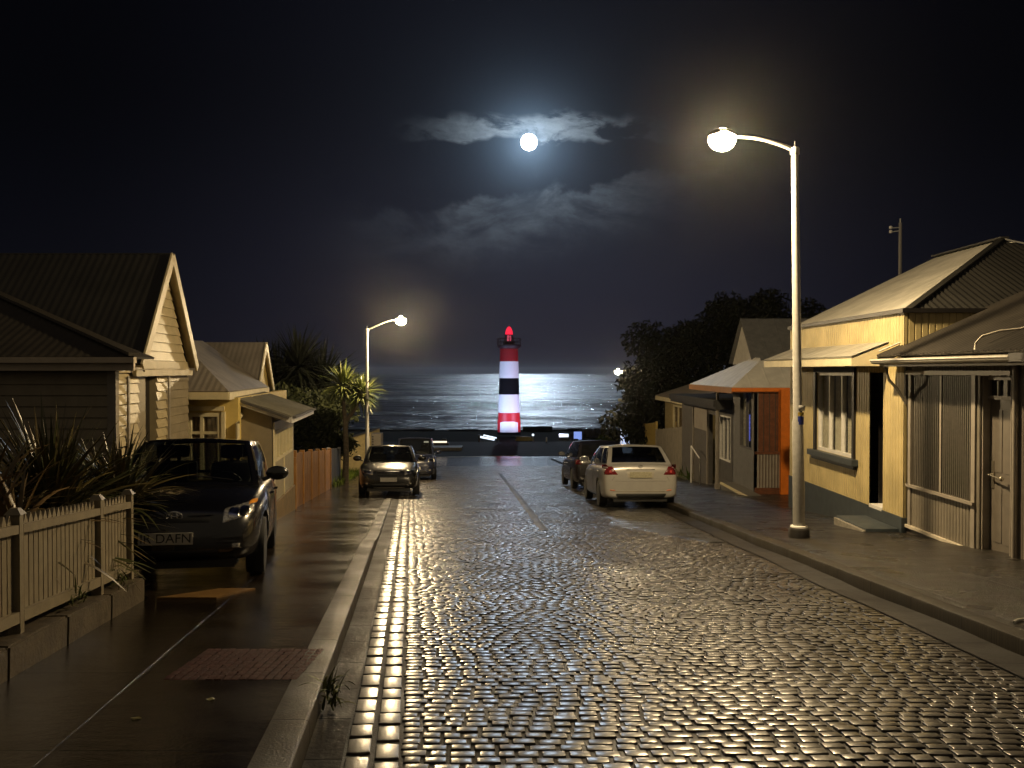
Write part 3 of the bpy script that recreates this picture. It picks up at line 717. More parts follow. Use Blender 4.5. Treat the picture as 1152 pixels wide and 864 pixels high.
bm = bmesh.new(); tube(bm, [FG.p(11.46, -.12, .16), FG.p(11.46, -.05, .16), FG.p(11.40, -.045, .16), FG.p(11.16, -.045, .13)], .012, 8); FG.box(bm, 11.43, 11.49, -.12, -.105, -.02, .34); lathe(bm, [(.01, -.02), (.03, 0), (.03, .02), (.01, .04)], FG.p(11.14, -.045, .13), 10)
obj('handle', bm, mat('handle_metal', (.6, .55, .45), .25, metal=.9, var=0), d_)
bm = bmesh.new()
FG.box(bm, 10.88, 10.90, -.16, -.02, -.86, 1.43); FG.box(bm, 11.54, 11.565, -.16, -.02, -.86, 1.43); FG.box(bm, 10.9, 11.54, -.15, -.08, 1.13, 1.18); FG.box(bm, 10.9, 11.54, -.15, -.08, 1.38, 1.43)
for k in range(4): FG.box(bm, 10.9+k*.205, 10.925+k*.205, -.14, -.09, 1.18, 1.38)
fr_ = obj('transom', bm, GREYL, H)
bm = bmesh.new(); FG.box(bm, 10.9, 11.54, -.13, -.12, 1.18, 1.38); obj('pane', bm, BLACK, fr_)
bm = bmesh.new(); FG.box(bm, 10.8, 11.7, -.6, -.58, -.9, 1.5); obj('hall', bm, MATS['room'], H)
# roof, gutter, pipes
bm = bmesh.new(); roofpoly(bm, [(5.70, 7.0, 1.74), (5.70, 13.9, 1.74), (11.2, 13.9, 4.16), (11.2, 7.0, 4.16)], .12, .012); rf = obj('roof', bm, mat('roof_iron_brown', (.03, .026, .021), .45, metal=.1, var=.25, vscale=2), H)
bm = bmesh.new(); FC(13.88).box(bm, 5.75, 5.8, -.02, .0, 1.55, 1.7); beam(bm, (5.72, 13.88, 1.66), (11.2, 13.88, 4.07), .03, .12); box(bm, 5.73, 5.75, 7.0, 13.86, 1.56, 1.69); box(bm, 5.75, 6.08, 7.0, 13.86, 1.57, 1.585); obj('fascia', bm, GREY, rf)
bm = bmesh.new()
n = 8; prof = [(5.665+.055*math.cos(a), 1.66+.06*math.sin(a)) for a in [math.pi+math.pi*i/n for i in range(n+1)]]
for yy0, yy1 in ((10.05, 13.93),):
    a = [bm.verts.new((x, yy0, z)) for x, z in prof]; b = [bm.verts.new((x, yy1, z)) for x, z in prof]
    for i in range(n): bm.faces.new((a[i], a[i+1], b[i+1], b[i]))
    bm.faces.new(a); bm.faces.new(b[::-1])
box(bm, 5.600, 5.616, 10.05, 13.93, 1.655, 1.675)
obj('gutter', bm, mat('pale_gutter', (.6, .57, .5), .35, var=.15), rf, smooth=40)
bm = bmesh.new(); box(bm, 5.60, 5.73, 9.2, 10.03, 1.60, 1.70); obj('gutter_end', bm, BLACK, rf)
bm = bmesh.new(); tube(bm, [(5.75, 11.05, 1.76), (5.76, 11.05, 1.84), (5.84, 11.05, 1.93), (6.05, 11.04, 1.99), (6.3, 11.0, 2.02), (7.2, 10.9, 2.42)], .014, 8); obj('conduit', bm, mat('pale_pipe', (.6, .55, .45), .4, var=.1), rf, smooth=60)
bm = bmesh.new(); tube(bm, [(5.72, 13.86, 1.80), (6.6, 13.86, 2.17)], .013, 8); obj('flashing', bm, MATS['pale_gutter'], rf, smooth=60)
bm = bmesh.new(); pts = [(5.74, 1.57), (5.80, 1.36), (5.93, 1.22), (6.05, 1.02)]
tube(bm, [(x, 13.68, z) for x, z in pts], [.02, .024, .024, .02], 8); beam(bm, (6.06, 13.68, 1.58), (6.06, 13.68, .98), .03, .04, up=(0, 1, 0)); obj('bracket', bm, GREY, rf, smooth=50)
bm = bmesh.new(); tube(bm, [FG.p(10.66, .06, 1.58), FG.p(10.66, .06, -.9)], .032, 10); obj('downpipe', bm, GREYL, H, smooth=60)
# pale hose lying at the pavement edge
bm = bmesh.new(); tube(bm, [(3.83+.45*i/10, 6.75+.12*math.sin(i*.5), gz(6.75+.12*math.sin(i*.5))+HR+.014) for i in range(11)], .012, 8)
tag(rebase(obj('hose', bm, mat('hose_white', (.6, .58, .5), .4, var=.1), smooth=60), (4.0, 6.8, gz(6.8)+HR)), 'short pale hose lying by the kerb on the right pavement', 'hose')

# ================================================================== orange trimmed cottage
H = thing('verandah_house', 'cottage with orange trimmed verandah, brown boards and pale hipped roof', 'house', (7.5, 25.5, gz(25.5)+HR))
FV = Face((6.6, 0), (0, 1), (-1, 0)); FK = FC(24.3)
bm = bmesh.new(); FV.wall(bm, 24.3, 26.6, -2.2, 1.0, [(24.45, 25.75, -.7, .93)], 'flat')
obj('wall', bm, mat('mid_grey_paint', (.15, .145, .14), .5, var=.15), H)
window(H, FV, 24.45, 25.75, -.7, .93, DGREY, GLS, mull=(.5,), rec=.02, fw=.05, curtain=((.55, .95),), cur_mat=CURT)
bm = bmesh.new(); FV.box(bm, 24.52, 24.72, -.16, -.15, -.62, .88); FV.box(bm, 25.2, 25.4, -.16, -.15, -.5, .25); obj('window_glow', bm, mat('blue_window_glow', (.3, .35, .9), .8, var=0, emit=(.22, .26, 1.0), estr=.55), H)  # glowing strips imitate the blue light seen in the window
bm = bmesh.new(); FC(24.32).wall(bm, 6.62, 9.5, -2.2, 1.0, [], 'rib', .16, .02); obj('board_wall', bm, BROWN, H)
bm = bmesh.new()
x = 6.66
while x < 7.24: FC(24.12).box(bm, x, x+.055, 0, .03, -1.68, -.78); x += .082
bl = obj('balustrade', bm, GREYL, H)
for z_ in ((-.77, -.70), (-1.75, -1.685)):
    bm = bmesh.new(); FC(24.12).box(bm, 6.6, 7.28, -.02, .05, *z_); obj('rail', bm, BROWN, bl)
bm = bmesh.new(); FC(24.1).box(bm, 6.6, 7.28, -.05, .03, -2.2, -1.755); obj('skirt', bm, BROWN, H)
bm = bmesh.new(); FC(24.0).box(bm, 7.26, 7.72, -.2, .04, -1.98, .98); obj('corner_board', bm, ORANGE, H)
bm = bmesh.new(); box(bm, 6.2, 6.6, 22.9, 26.3, -2.35, -1.80, .01); obj('porch_deck', bm, mat('deck_grey', (.14, .13, .11), .45, var=.2), H)
bm = bmesh.new(); box(bm, 6.165, 6.20, 22.9, 26.3, -1.86, -1.79); obj('deck_edge', bm, PALE, H)
bm = bmesh.new(); tube(bm, [(6.2, 26.8, -2.3), (6.2, 26.8, .95)], .045, 10); box(bm, 6.13, 6.27, 26.73, 26.87, -2.3, -1.9); obj('post', bm, GREYL, H, smooth=50)
bm = bmesh.new(); roofpoly(bm, [(6.0, 24.2, 1.05), (6.0, 30.0, 1.05), (7.2, 26.5, 1.89), (7.15, 25.35, 1.855)], .5, .008, rib=True)
roofpoly(bm, [(6.0, 24.2, 1.05), (10.5, 24.2, 1.05), (9.3, 25.4, 1.87), (7.15, 25.35, 1.855)], .5, .008, rib=True)
roofpoly(bm, [(6.0, 30.0, 1.05), (10.5, 30.0, 1.05), (9.0, 26.5, 1.89), (7.2, 26.5, 1.89)], .5, .008, rib=True)
rf = obj('verandah_roof', bm, mat('verandah_iron', (.58, .56, .50), .5, var=.12, vscale=3), H)
bm = bmesh.new(); FC(24.2).box(bm, 5.98, 7.62, 0, .03, .93, 1.03); fa_ = obj('fascia', bm, ORANGE, rf)
bm = bmesh.new(); box(bm, 5.97, 6.0, 24.2, 30.0, .88, 1.035); obj('fascia', bm, BRWN2, rf)
bm = bmesh.new(); box(bm, 6.0, 9, 24.22, 29.9, .90, .915); obj('soffit', bm, BROWN, rf)
bm = bmesh.new(); roofpoly(bm, [(7.1, 26.25, 1.75), (16, 26.25, 1.75), (16, 27.7, 3.12), (7.1, 27.7, 3.12)], .5, .01, rib=True)
roofpoly(bm, [(7.1, 29.15, 1.75), (16, 29.15, 1.75), (16, 27.7, 3.12), (7.1, 27.7, 3.12)], .5, .01, rib=True); obj('roof', bm, mat('roof_iron_mid', (.13, .13, .125), .5, var=.2), H)
bm = bmesh.new()
hexa(bm, [(7.2, 26.4, 1.7), (7.2, 29.0, 1.7), (7.3, 29.0, 1.7), (7.3, 26.4, 1.7), (7.2, 27.66, 3.02), (7.2, 27.74, 3.02), (7.3, 27.74, 3.02), (7.3, 27.66, 3.02)])
obj('gable', bm, mat('gable_pale', (.30, .28, .24), .5, var=.15), H)
bm = bmesh.new(); box(bm, 7.3, 15.5, 26.45, 28.95, -2.5, 1.7); obj('rear_wall', bm, DGREY, H)

# ================================================================== dark porch house
H = thing('porch_house', 'small dark grey house with flat porch roof and white trimmed openings', 'house', (7.5, 30, gz(30)+HR))
FP = Face((6.62, 0), (0, 1), (-1, 0))
bm = bmesh.new(); FP.wall(bm, 26.62, 34.6, -2.9, .35, [(28.75, 29.9, -2.3, .05), (26.9, 28.3, -1.9, .1)], 'flat'); FC(26.62).wall(bm, 6.75, 10, -2.8, .7)
obj('wall', bm, mat('dark_wall_paint', (.10, .092, .085), .5, var=.2), H)
window(H, FP, 26.9, 28.3, -1.3, .1, WHITE, GLS, mull=(.35, .7), rec=.02, fw=.05, back=True)
bm = bmesh.new(); FP.box(bm, 26.9, 28.3, -.1, -.02, -1.9, -1.302); obj('panel', bm, DGREY, H)
bm = bmesh.new(); FP.box(bm, 30.05, 32.2, .003, .02, -.55, .18); obj('upper_panel', bm, GREYL, H)
bm = bmesh.new(); FP.box(bm, 28.75, 29.9, -.4, -.35, -2.4, .05); obj('door', bm, BLACK, H)
for u in (28.62, 29.95, 32.25):
    bm = bmesh.new(); FP.box(bm, u, u+.08, .003, .05, -2.8, .2); obj('door_trim', bm, GREYL, H)
bm = bmesh.new(); box(bm, 6.1, 10, 26.65, 34.2, .33, .62); box(bm, 6.05, 6.099, 26.7, 34.2, .42, .60); obj('porch_roof', bm, mat('porch_dark', (.03, .03, .03), .5, var=.2), H)
bm = bmesh.new(); tube(bm, [(6.3, 31.2, -1.15), (6.3, 29.8, -1.45), (6.3, 29.75, -2.6)], .025, 8); tube(bm, [(6.3, 31.2, -1.15), (6.3, 31.2, -2.65)], .025, 8); obj('handrail', bm, WHITE, H, smooth=60)

# ================================================================== beige bungalow
H = thing('bungalow', 'low beige bungalow with yellow lit windows beneath the dark tree', 'house', (9, 40, gz(40)+HR))
FB = Face((7.65, 0), (0, 1), (-1, 0))
bm = bmesh.new(); FB.wall(bm, 36.7, 44.4, -3.6, .12, [(37.6, 39.4, -1.6, -.1), (40.0, 42.4, -1.6, -.1)], 'flat'); FC(36.7).wall(bm, 7.8, 13, -3.2, .12, [], 'flat')
obj('wall', bm, mat('beige_render', (.34, .27, .13), .6, var=.2), H)
window(H, FB, 37.6, 39.4, -1.6, -.1, PALE, GLS, mull=(.5,), curtain=((.05, .95),), cur_mat=CURT2, fw=.09)
window(H, FB, 40.0, 42.4, -1.6, -.1, PALE, GLS, mull=(.5,), curtain=((.05, .95),), cur_mat=CURT2, fw=.09)
bm = bmesh.new(); roofpoly(bm, [(7.25, 36.4, .27), (7.25, 44.8, .27), (11, 44.8, 1.5), (11, 36.4, 1.5)], .4, .01, rib=True); rf = obj('roof', bm, IRON2, H)
bm = bmesh.new(); box(bm, 7.22, 7.26, 36.4, 44.8, .05, .24); obj('fascia', bm, PALE, rf)
# fences on the right
def board_fence(name, label, F, u0, u1, hb, ht, m, bw=.14, gap=.01, cat='fence', post=None, postmat=None, rails=True, jitter=.01, n0=0.0, group=None):
    c = F.p((u0+u1)/2, 0, gz((u0+u1)/2)+.05); t = thing(name, label, cat, c, group)
    bm = bmesh.new(); u = u0
    while u < u1-.02:
        y = F.p(u, 0, 0).y; w = min(bw, u1-u); j = random.uniform(-jitter, jitter)
        F.box(bm, u, u+w-gap, n0, n0+.02+random.uniform(0, .004), gz(y)+hb, gz(y)+ht+j); u += bw
    obj('boards', bm, m, t)
    if rails:
        for hz in (hb+.25, ht-.3):
            bm = bmesh.new(); a, b = F.p(u0, n0-.035, 0), F.p(u1, n0-.035, 0); a.z = gz(a.y)+hz; b.z = gz(b.y)+hz; beam(bm, a, b, .05, .09); obj('rail', bm, m, t)
    for u in (post or []):
        bm = bmesh.new(); y = F.p(u, 0, 0).y; F.box(bm, u-.05, u+.05, n0-.06, n0+.05, gz(y)+hb-.1, gz(y)+ht+.06); obj('post', bm, postmat or m, t)
    return t
board_fence('board_fence', 'plain grey board fence between the silver white hatchback and the porch house', Face((6.95, 0), (0, 1), (-1, 0)), 36.0, 42.8, 0, 2.15, mat('fence_grey', (.24, .21, .16), .6, var=.2, vscale=3, bump=.2), bw=.6, gap=.004, post=(36.1, 42.7))
board_fence('board_fence', 'yellow lit corrugated fence below the dark tree', Face((7.25, 0), (0, 1), (-1, 0)), 44.6, 52.4, 0, 2.55, mat('fence_yellow', (.42, .30, .08), .5, var=.2), bw=.25, gap=.05, post=(44.6, 48.5, 52.4))
# backlit blue panel between two posts
t = thing('lit_panel', 'pale blue backlit panel between two posts below the tree', 'sign', (7.2, 55, gz(55)))
bm = bmesh.new(); box(bm, 6.85, 7.5, 55.0, 55.08, gz(55)+.9, -1.55); obj('panel', bm, mat('blue_backlit', (.5, .6, .9), .5, var=0, emit=(.45, .60, 1.0), estr=.75), t)
for x, z in ((6.72, -1.30), (7.62, -1.50)):
    bm = bmesh.new(); box(bm, x, x+.1, 54.98, 55.1, gz(55)-.1, z, .01); obj('post', bm, mat('post_blue_glow', (.6, .65, .9), .4, var=0, emit=(.6, .7, 1.0), estr=.5), t)  # posts glow themselves, blue light on them put into the material

# ================================================================== weatherboard house (left)
def LFace(Hh): return Face((Hh, 0), (-.114, 1), (1, .114))
K = math.sqrt(1+.114**2)
def lx(Hh, d): return Hh-.114*d
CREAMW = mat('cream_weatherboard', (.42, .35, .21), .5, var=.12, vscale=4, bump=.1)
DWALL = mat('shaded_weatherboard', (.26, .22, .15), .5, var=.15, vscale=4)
H = thing('gabled_house', 'cream weatherboard house with steep dark gable behind the picket fence', 'house', (-8, 13.5, gz(13.5)+.1))
FA = LFace(-4.0)
bm = bmesh.new(); FA.wall(bm, 12.0*K, 14.55*K, -1.5, 1.5, [(13.0*K, 13.94*K, -1.0, 1.42)], 'lap', .145, .034)
obj('wall', bm, CREAMW, H)
bm = bmesh.new(); FA.wall(bm, 14.56*K, 15.95*K, -1.6, 1.5, [], 'lap', .145, .016)
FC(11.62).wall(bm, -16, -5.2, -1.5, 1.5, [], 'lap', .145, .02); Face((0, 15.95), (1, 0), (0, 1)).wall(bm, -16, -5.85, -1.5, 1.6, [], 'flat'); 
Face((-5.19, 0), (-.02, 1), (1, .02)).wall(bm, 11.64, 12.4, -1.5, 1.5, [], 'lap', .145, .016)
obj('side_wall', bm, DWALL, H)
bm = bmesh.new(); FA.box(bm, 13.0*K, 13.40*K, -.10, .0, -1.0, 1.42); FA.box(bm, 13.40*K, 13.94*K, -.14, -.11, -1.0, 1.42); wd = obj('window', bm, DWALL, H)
bm = bmesh.new(); FA.box(bm, 13.41*K, 13.93*K, -.10, -.09, -.98, 1.40); obj('pane', bm, BLACK, wd)
bm = bmesh.new(); FC(11.62).box(bm, -5.27, -5.16, .001, .05, -1.5, 1.5); FC(11.62).box(bm, -7.2, -7.1, .022, .04, -1.5, 1.5); FA.box(bm, 12.40*K, 12.47*K, .024, .05, -1.5, 1.42); FA.box(bm, 14.5*K, 14.56*K, .024, .05, -1.5, 1.42); trim_bm = bm; bm.free()
for nm_, F_q, q_ in (('corner_trim', FC(11.62), (-5.27, -5.16, .001, .05, -1.5, 1.5)), ('corner_trim', FA, (12.40*K, 12.47*K, .036, .06, -1.5, 1.42)), ('corner_trim', FA, (14.5*K, 14.56*K, .036, .06, -1.5, 1.42))):
    bm = bmesh.new(); F_q.box(bm, *q_); obj(nm_, bm, GREYL, H)
# gable face
yn, yf, yap = 12.95, 15.75, 14.4; zb, za = 1.66, 3.34
bm = bmesh.new(); z = zb
while z < za-.05:
    f0 = (z-zb)/(za-zb); f1 = min((z+.145-zb)/(za-zb), .995)
    a0, b0 = yn+(yap-yn)*f0, yf+(yap-yf)*f0; a1, b1 = yn+(yap-yn)*f1, yf+(yap-yf)*f1
    hexa(bm, [FA.p(a0*K, -.14, z), FA.p(b0*K, -.14, z), FA.p(b0*K, .024, z), FA.p(a0*K, .024, z), FA.p(a1*K, -.14, zb+(za-zb)*f1), FA.p(b1*K, -.14, zb+(za-zb)*f1), FA.p(b1*K, .002, zb+(za-zb)*f1), FA.p(a1*K, .002, zb+(za-zb)*f1)]); z += .145
obj('gable', bm, CREAMW, H)
bm = bmesh.new(); FA.box(bm, 12.75*K, 15.5*K, .0, .05, 1.53, 1.63); FA.box(bm, 12.6*K, 15.85*K, .055, .11, 1.42, 1.51); FA.box(bm, 12.5*K, 15.95*K, -.1, .03, 1.501, 1.655); obj('beam', bm, CREAMW, H)
def gable_roof(parent, Hh, yn, yf, yap, ze_, za_, over, xl, m, bargem, pitch=.12, soffm=None):
    xo = Hh+over
    def q(y, z): return (lx(xo, y), y, z)
    bm = bmesh.new()
    roofpoly(bm, [q(yn, ze_), (xl, yn, ze_), (xl, yap, za_), q(yap, za_)], pitch, .003); roofpoly(bm, [q(yf, ze_), (xl, yf, ze_), (xl, yap, za_), q(yap, za_)], pitch, .003)
    r = obj('roof', bm, m, parent)
    for yy in (yn, yf):
        bm = bmesh.new(); a, b = Vector(q(yy, ze_-.06)), Vector(q(yap, za_-.06)); beam(bm, a, b, .03, .17, up=(1, 0, 0) if False else (0, 0, 1))
        obj('bargeboard', bm, bargem, r)
        bm = bmesh.new(); n_ = Vector((-over, 0, 0)); a2, b2 = a+Vector((0, 0, -.0)), b
        vs = [bm.verts.new(p) for p in (a+Vector((-.02, 0, .02)), b+Vector((-.02, 0, .02)), b+n_+Vector((0, 0, .02)), a+n_+Vector((0, 0, .02)))]; bm.faces.new(vs)
        r2 = bmesh.ops.extrude_face_region(bm, geom=bm.faces[:]); bmesh.ops.translate(bm, verts=[x for x in r2['geom'] if isinstance(x, bmesh.types.BMVert)], vec=(0, 0, -.015))
        obj('soffit', bm, soffm or bargem, r)
    return r
gable_roof(H, -4.0, 12.75, 16.0, 14.4, 1.60, 3.40, .16, -20, IROND, CREAMW)
ROOFW = mat('wing_roof_brown', (.035, .030, .022), .55, var=.2, vscale=2)
# front wing hip
c0 = Vector((-4.84, 11.4, 1.68)); t1 = 2.3; tp = c0+Vector((-1.5*t1, t1, .5*t1))
bm = bmesh.new(); roofpoly(bm, [c0, (-18, 11.4, 1.68), (-18, 13.7, 2.83), tp], .12, .0025)
roofpoly(bm, [c0, (-4.96, 12.35, 1.68), tp], .12, .0025); rf = obj('wing_roof', bm, ROOFW, H)
bm = bmesh.new(); beam(bm, c0+Vector((0, 0, .03)), tp+Vector((0, 0, .03)), .16, .04); obj('hip_cap', bm, ROOFW, rf)
bm = bmesh.new(); FC(11.4).box(bm, -18, -4.84, -.02, .03, 1.50, 1.66); obj('fascia', bm, mat('grey_brown_fascia', (.55, .47, .36), .5, var=.1), rf)
bm = bmesh.new(); FC(11.4).box(bm, -18, -4.80, .031, .12, 1.60, 1.672); obj('gutter', bm, MATS['grey_brown_fascia'], rf)
bm = bmesh.new(); box(bm, -18, -4.86, 11.42, 12.1, 1.51, 1.525); obj('soffit', bm, DWALL, rf)

# ================================================================== yellow gabled house (left, lit)
LYEL = mat('lit_yellow_boards', (.68, .52, .17), .5, var=.08, vscale=4)
H = thing('bay_window_house', 'bright yellow house with white bay windows behind the black hatchback', 'house', (-8, 19, gz(19)+.05))
FBw = FC(16.45)
bm = bmesh.new(); FBw.wall(bm, -12, -5.07, -1.6, 1.0, [(-6.75, -6.06, -.6, .75), (-6.0, -5.37, -.6, .72)], 'flat')
LFace(-3.20).wall(bm, 16.5*K, 22.9*K, -2.2, 1.0, [], 'flat'); obj('wall', bm, LYEL, H)
window(H, FBw, -6.75, -6.06, -.6, .75, PALE, GLS, mull=(.5,), curtain=((.05, .95),), cur_mat=CURT2, rec=.0, fw=.07)
window(H, FBw, -6.0, -5.37, -.6, .72, PALE, GLS, mull=(.42,), trans=(.72,), curtain=((.05, .4), (.45, .9)), cur_mat=CURT2, rec=-.02, fw=.07)
bm = bmesh.new(); FBw.box(bm, -6.85, -5.32, .0, .05, .76, .84); FBw.box(bm, -5.365, -5.30, .003, .06, -.9, .74); FBw.box(bm, -6.05, -6.01, .02, .07, -.9, .74); obj('window_trim', bm, PALE, H)
bm = bmesh.new(); FBw.box(bm, -5.27, -5.12, .003, .02, -1.2, .28); obj('wall_panel', bm, LYEL, H)
bm = bmesh.new(); tube(bm, [(lx(-3.2, 17.85), 17.85, 1.0), (lx(-3.2, 17.8), 17.8, .9), (-5.10, 16.7, .66), (-5.06, 16.38, .52), (-5.06, 16.38, -1.3)], .04, 10); obj('downpipe', bm, PALE, H, smooth=60)
c0 = Vector((-5.11, 16.03, 1.13)); t1 = 1.55
tp = c0+Vector((-t1, t1, .7*t1))
bm = bmesh.new(); roofpoly(bm, [c0, (-14, 16.03, 1.13), (-14, 16.03+t1, 1.13+.7*t1), tp], .12, .003)
xe_ = lx(-3.36, 21.0)
roofpoly(bm, [c0, (xe_, 21.0, 1.12), (xe_-t1, 21.0, 1.12+.7*t1), tp], .12, .003); rf = obj('front_roof', bm, IRON2, H)
bm = bmesh.new(); FC(16.03).box(bm, -14, -5.11, -.02, .03, .98, 1.11); beam(bm, (-5.105, 16.01, 1.04), (xe_, 21.0, 1.04), .04, .13); obj('fascia', bm, LYEL if False else PALE, rf)
bm = bmesh.new(); FC(16.06).box(bm, -14, -5.13, -.38, .0, .975, .985); obj('soffit', bm, PALE, rf)
gable_roof(H, -3.65, 20.75, 23.05, 21.9, 1.05, 2.2, .10, -16, IRON2, PALE)
bm = bmesh.new(); FB2 = LFace(-3.65); hexa(bm, [FB2.p(20.9*K, -.1, 1.0), FB2.p(22.9*K, -.1, 1.0), FB2.p(22.9*K, 0, 1.0), FB2.p(20.9*K, 0, 1.0), FB2.p(21.88*K, -.1, 2.08), FB2.p(21.92*K, -.1, 2.08), FB2.p(21.92*K, 0, 2.08), FB2.p(21.88*K, 0, 2.08)]); obj('gable', bm, LYEL, H)

# ================================================================== lean-to cabin
H = thing('lean_to', 'small grey lean-to with white fascia and long window band on the left pavement', 'outbuilding', (-4.9, 18, gz(18)+.03))
FCn = FC(16.75); FCs = LFace(-2.6)
CREY = mat('lean_to_boards', (.34, .29, .19), .5, var=.12)
bm = bmesh.new(); hexa(bm, [(-5.22, 16.75, -1.5), (-4.53, 16.75, -1.5), (-4.53, 16.85, -1.5), (-5.22, 16.85, -1.5), (-5.22, 16.75, .90), (-4.53, 16.75, .62), (-4.53, 16.85, .62), (-5.22, 16.85, .90)])
obj('end_wall', bm, mat('taupe_boards', (.26, .22, .15), .5, var=.1), H)
bm = bmesh.new(); FCs.wall(bm, 16.86*K, 19.7*K, -1.02, .52, [(17.05*K, 19.4*K, -.25, .34)], 'flat', thick=.1); Face((0, 19.7), (1, 0), (0, 1)).wall(bm, -5.6, -4.9, -1.6, .55); obj('wall', bm, CREY, H)
w_ = window(H, FCs, 17.05*K, 19.4*K, -.25, .34, PALE, GLS, mull=(.2, .4, .6, .8), curtain=((.03, .97),), cur_mat=CURT, rec=.0, fw=.05, back=False)
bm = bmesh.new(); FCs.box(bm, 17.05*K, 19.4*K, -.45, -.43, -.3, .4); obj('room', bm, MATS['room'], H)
bm = bmesh.new(); FCs.box(bm, 16.72*K, 19.72*K, -.08, .03, -1.7, -1.03); obj('plinth', bm, mat('ochre_plinth', (.20, .13, .045), .6, var=.25), H)
bm = bmesh.new(); FCs.box(bm, 16.74*K, 16.84*K, .0, .03, -1.02, .52); FCs.box(bm, 18.15*K, 18.2*K, .0, .02, -1.02, -.25); obj('trim', bm, PALE, H)
e0 = Vector((lx(-2.22, 16.6), 16.6, .65)); e1 = Vector((lx(-2.22, 20.2), 20.2, .65)); up_ = Vector((-1.25, 0, .42))
bm = bmesh.new(); roofpoly(bm, [e0, e1, e1+up_, e0+up_], .12, .01); rf = obj('roof', bm, mat('lean_to_iron', (.19, .18, .14), .45, var=.2), H)
bm = bmesh.new(); beam(bm, e0+Vector((.0, 0, -.07)), e1+Vector((.0, 0, -.07)), .03, .12); beam(bm, e0+Vector((-.02, .02, -.075)), e0+up_+Vector((0, .02, -.075)), .03, .10); fs = obj('fascia', bm, WHITE, rf)
bm = bmesh.new(); beam(bm, e0+Vector((-.05, -.01, -.035)), e0+up_+Vector((0, -.01, -.035)), .03, .05); beam(bm, e0+Vector((.04, 0, -.02)), e1+Vector((.04, 0, -.02)), .06, .04); obj('gutter', bm, DGREY, rf)

# left fences ----------------------------------------------------------
FO = LFace(-2.64)
board_fence('timber_fence', 'warm brown timber fence running from the lean-to towards the small palm', FO, 20.1*K, 29.0*K, .0, 1.28, mat('orange_brown_timber', (.27, .12, .03), .5, var=.3, vscale=5, bump=.3), bw=.15, gap=.012, post=[u*K for u in (20.15, 21.6, 23.4, 25.2, 27.0, 28.9)], postmat=mat('fence_post_timber', (.38, .19, .05), .5, var=.2))
t = thing('garden_gate', 'dark brown plank gate beside the lean-to plinth', 'gate', (-4.98, 19.95, gz(20)))
bm = bmesh.new(); FC(19.95).box(bm, -5.25, -4.87, 0, .04, gz(20)+.02, gz(20)+1.05); FC(19.95).box(bm, -5.28, -4.84, -.02, .06, gz(20)+1.06, gz(20)+1.16); obj('planks', bm, BROWN, t)
bm = bmesh.new(); FC(19.9).box(bm, -4.90, -4.83, 0, .07, gz(20)-.05, gz(20)+1.2); obj('post', bm, MATS['fence_post_timber'], t)
board_fence('panel_fence', 'dark blue painted fence panel between brown fence and grass verge', LFace(-2.70), 29.1*K, 33.5*K, .0, 1.3, mat('blue_black_paint', (.02, .024, .035), .4, var=.2), bw=.3, gap=.01, post=[29.15*K, 33.45*K], postmat=mat('pale_post', (.35, .36, .4), .4, var=.1))
# ================================================================== picket fence and its wall
FF = LFace(-2.35)
STONE = mat('retaining_stone', (.075, .058, .036), .55, var=.35, vscale=7, bump=.8, bscale=25)
bm = bmesh.new(); us = [(-2+i*.9) for i in range(11)]
us = [u for u in us if u < 7.2]+[7.86]
for a, b in zip(us, us[1:]):
    ya, yb = FF.p(a, 0, 0).y, FF.p(b, 0, 0).y
    q = [FF.p(a+.006, -.24, gz(ya)), FF.p(b-.006, -.24, gz(yb)), FF.p(b-.006, 0, gz(yb)), FF.p(a+.006, 0, gz(ya))]
    hexa(bm, [p-Vector((0, 0, .12)) for p in q]+[p+Vector((0, 0, .315)) for p in q])
bmesh.ops.bevel(bm, geom=bm.edges[:], offset=.012, segments=2, affect='EDGES')
bmesh.ops.subdivide_edges(bm, edges=bm.edges[:], cuts=1)
for v_ in bm.verts: v_.co += Vector((mnoise.noise(v_.co*3), 0, mnoise.noise(v_.co*3+Vector((5, 5, 5)))))*.010
tag(rebase(obj('retaining_wall', bm, STONE, smooth=30), (-3.0, 5, gz(5))), 'low weathered stone wall under the picket fence', 'wall')
PK = mat('picket_paint', (.21, .175, .115), .5, var=.15, vscale=10, bump=.15)
T = thing('picket_fence', 'pale picket fence with pointed tops standing on a low wall', 'fence', (-3.1, 5.5, gz(5.5)+.35))
nF = -.13; posts = [2.65, 4.09, 5.53, 6.97, 7.73]
def slope_box(bm, F, u0, u1, n0, n1, h0, h1):
    ya, yb = F.p(u0, 0, 0).y, F.p(u1, 0, 0).y
    hexa(bm, [F.p(u0, n0, gz(ya)+h0), F.p(u1, n0, gz(yb)+h0), F.p(u1, n1, gz(yb)+h0), F.p(u0, n1, gz(ya)+h0), F.p(u0, n0, gz(ya)+h1), F.p(u1, n0, gz(yb)+h1), F.p(u1, n1, gz(yb)+h1), F.p(u0, n1, gz(ya)+h1)])
allp = []
for s0, s1 in zip(posts, posts[1:]):
    n = round((s1*K-s0*K-.08)/.078)
    for k in range(n):
        allp.append(s0*K+.04+(k+.5)*(s1*K-s0*K-.08)/n)
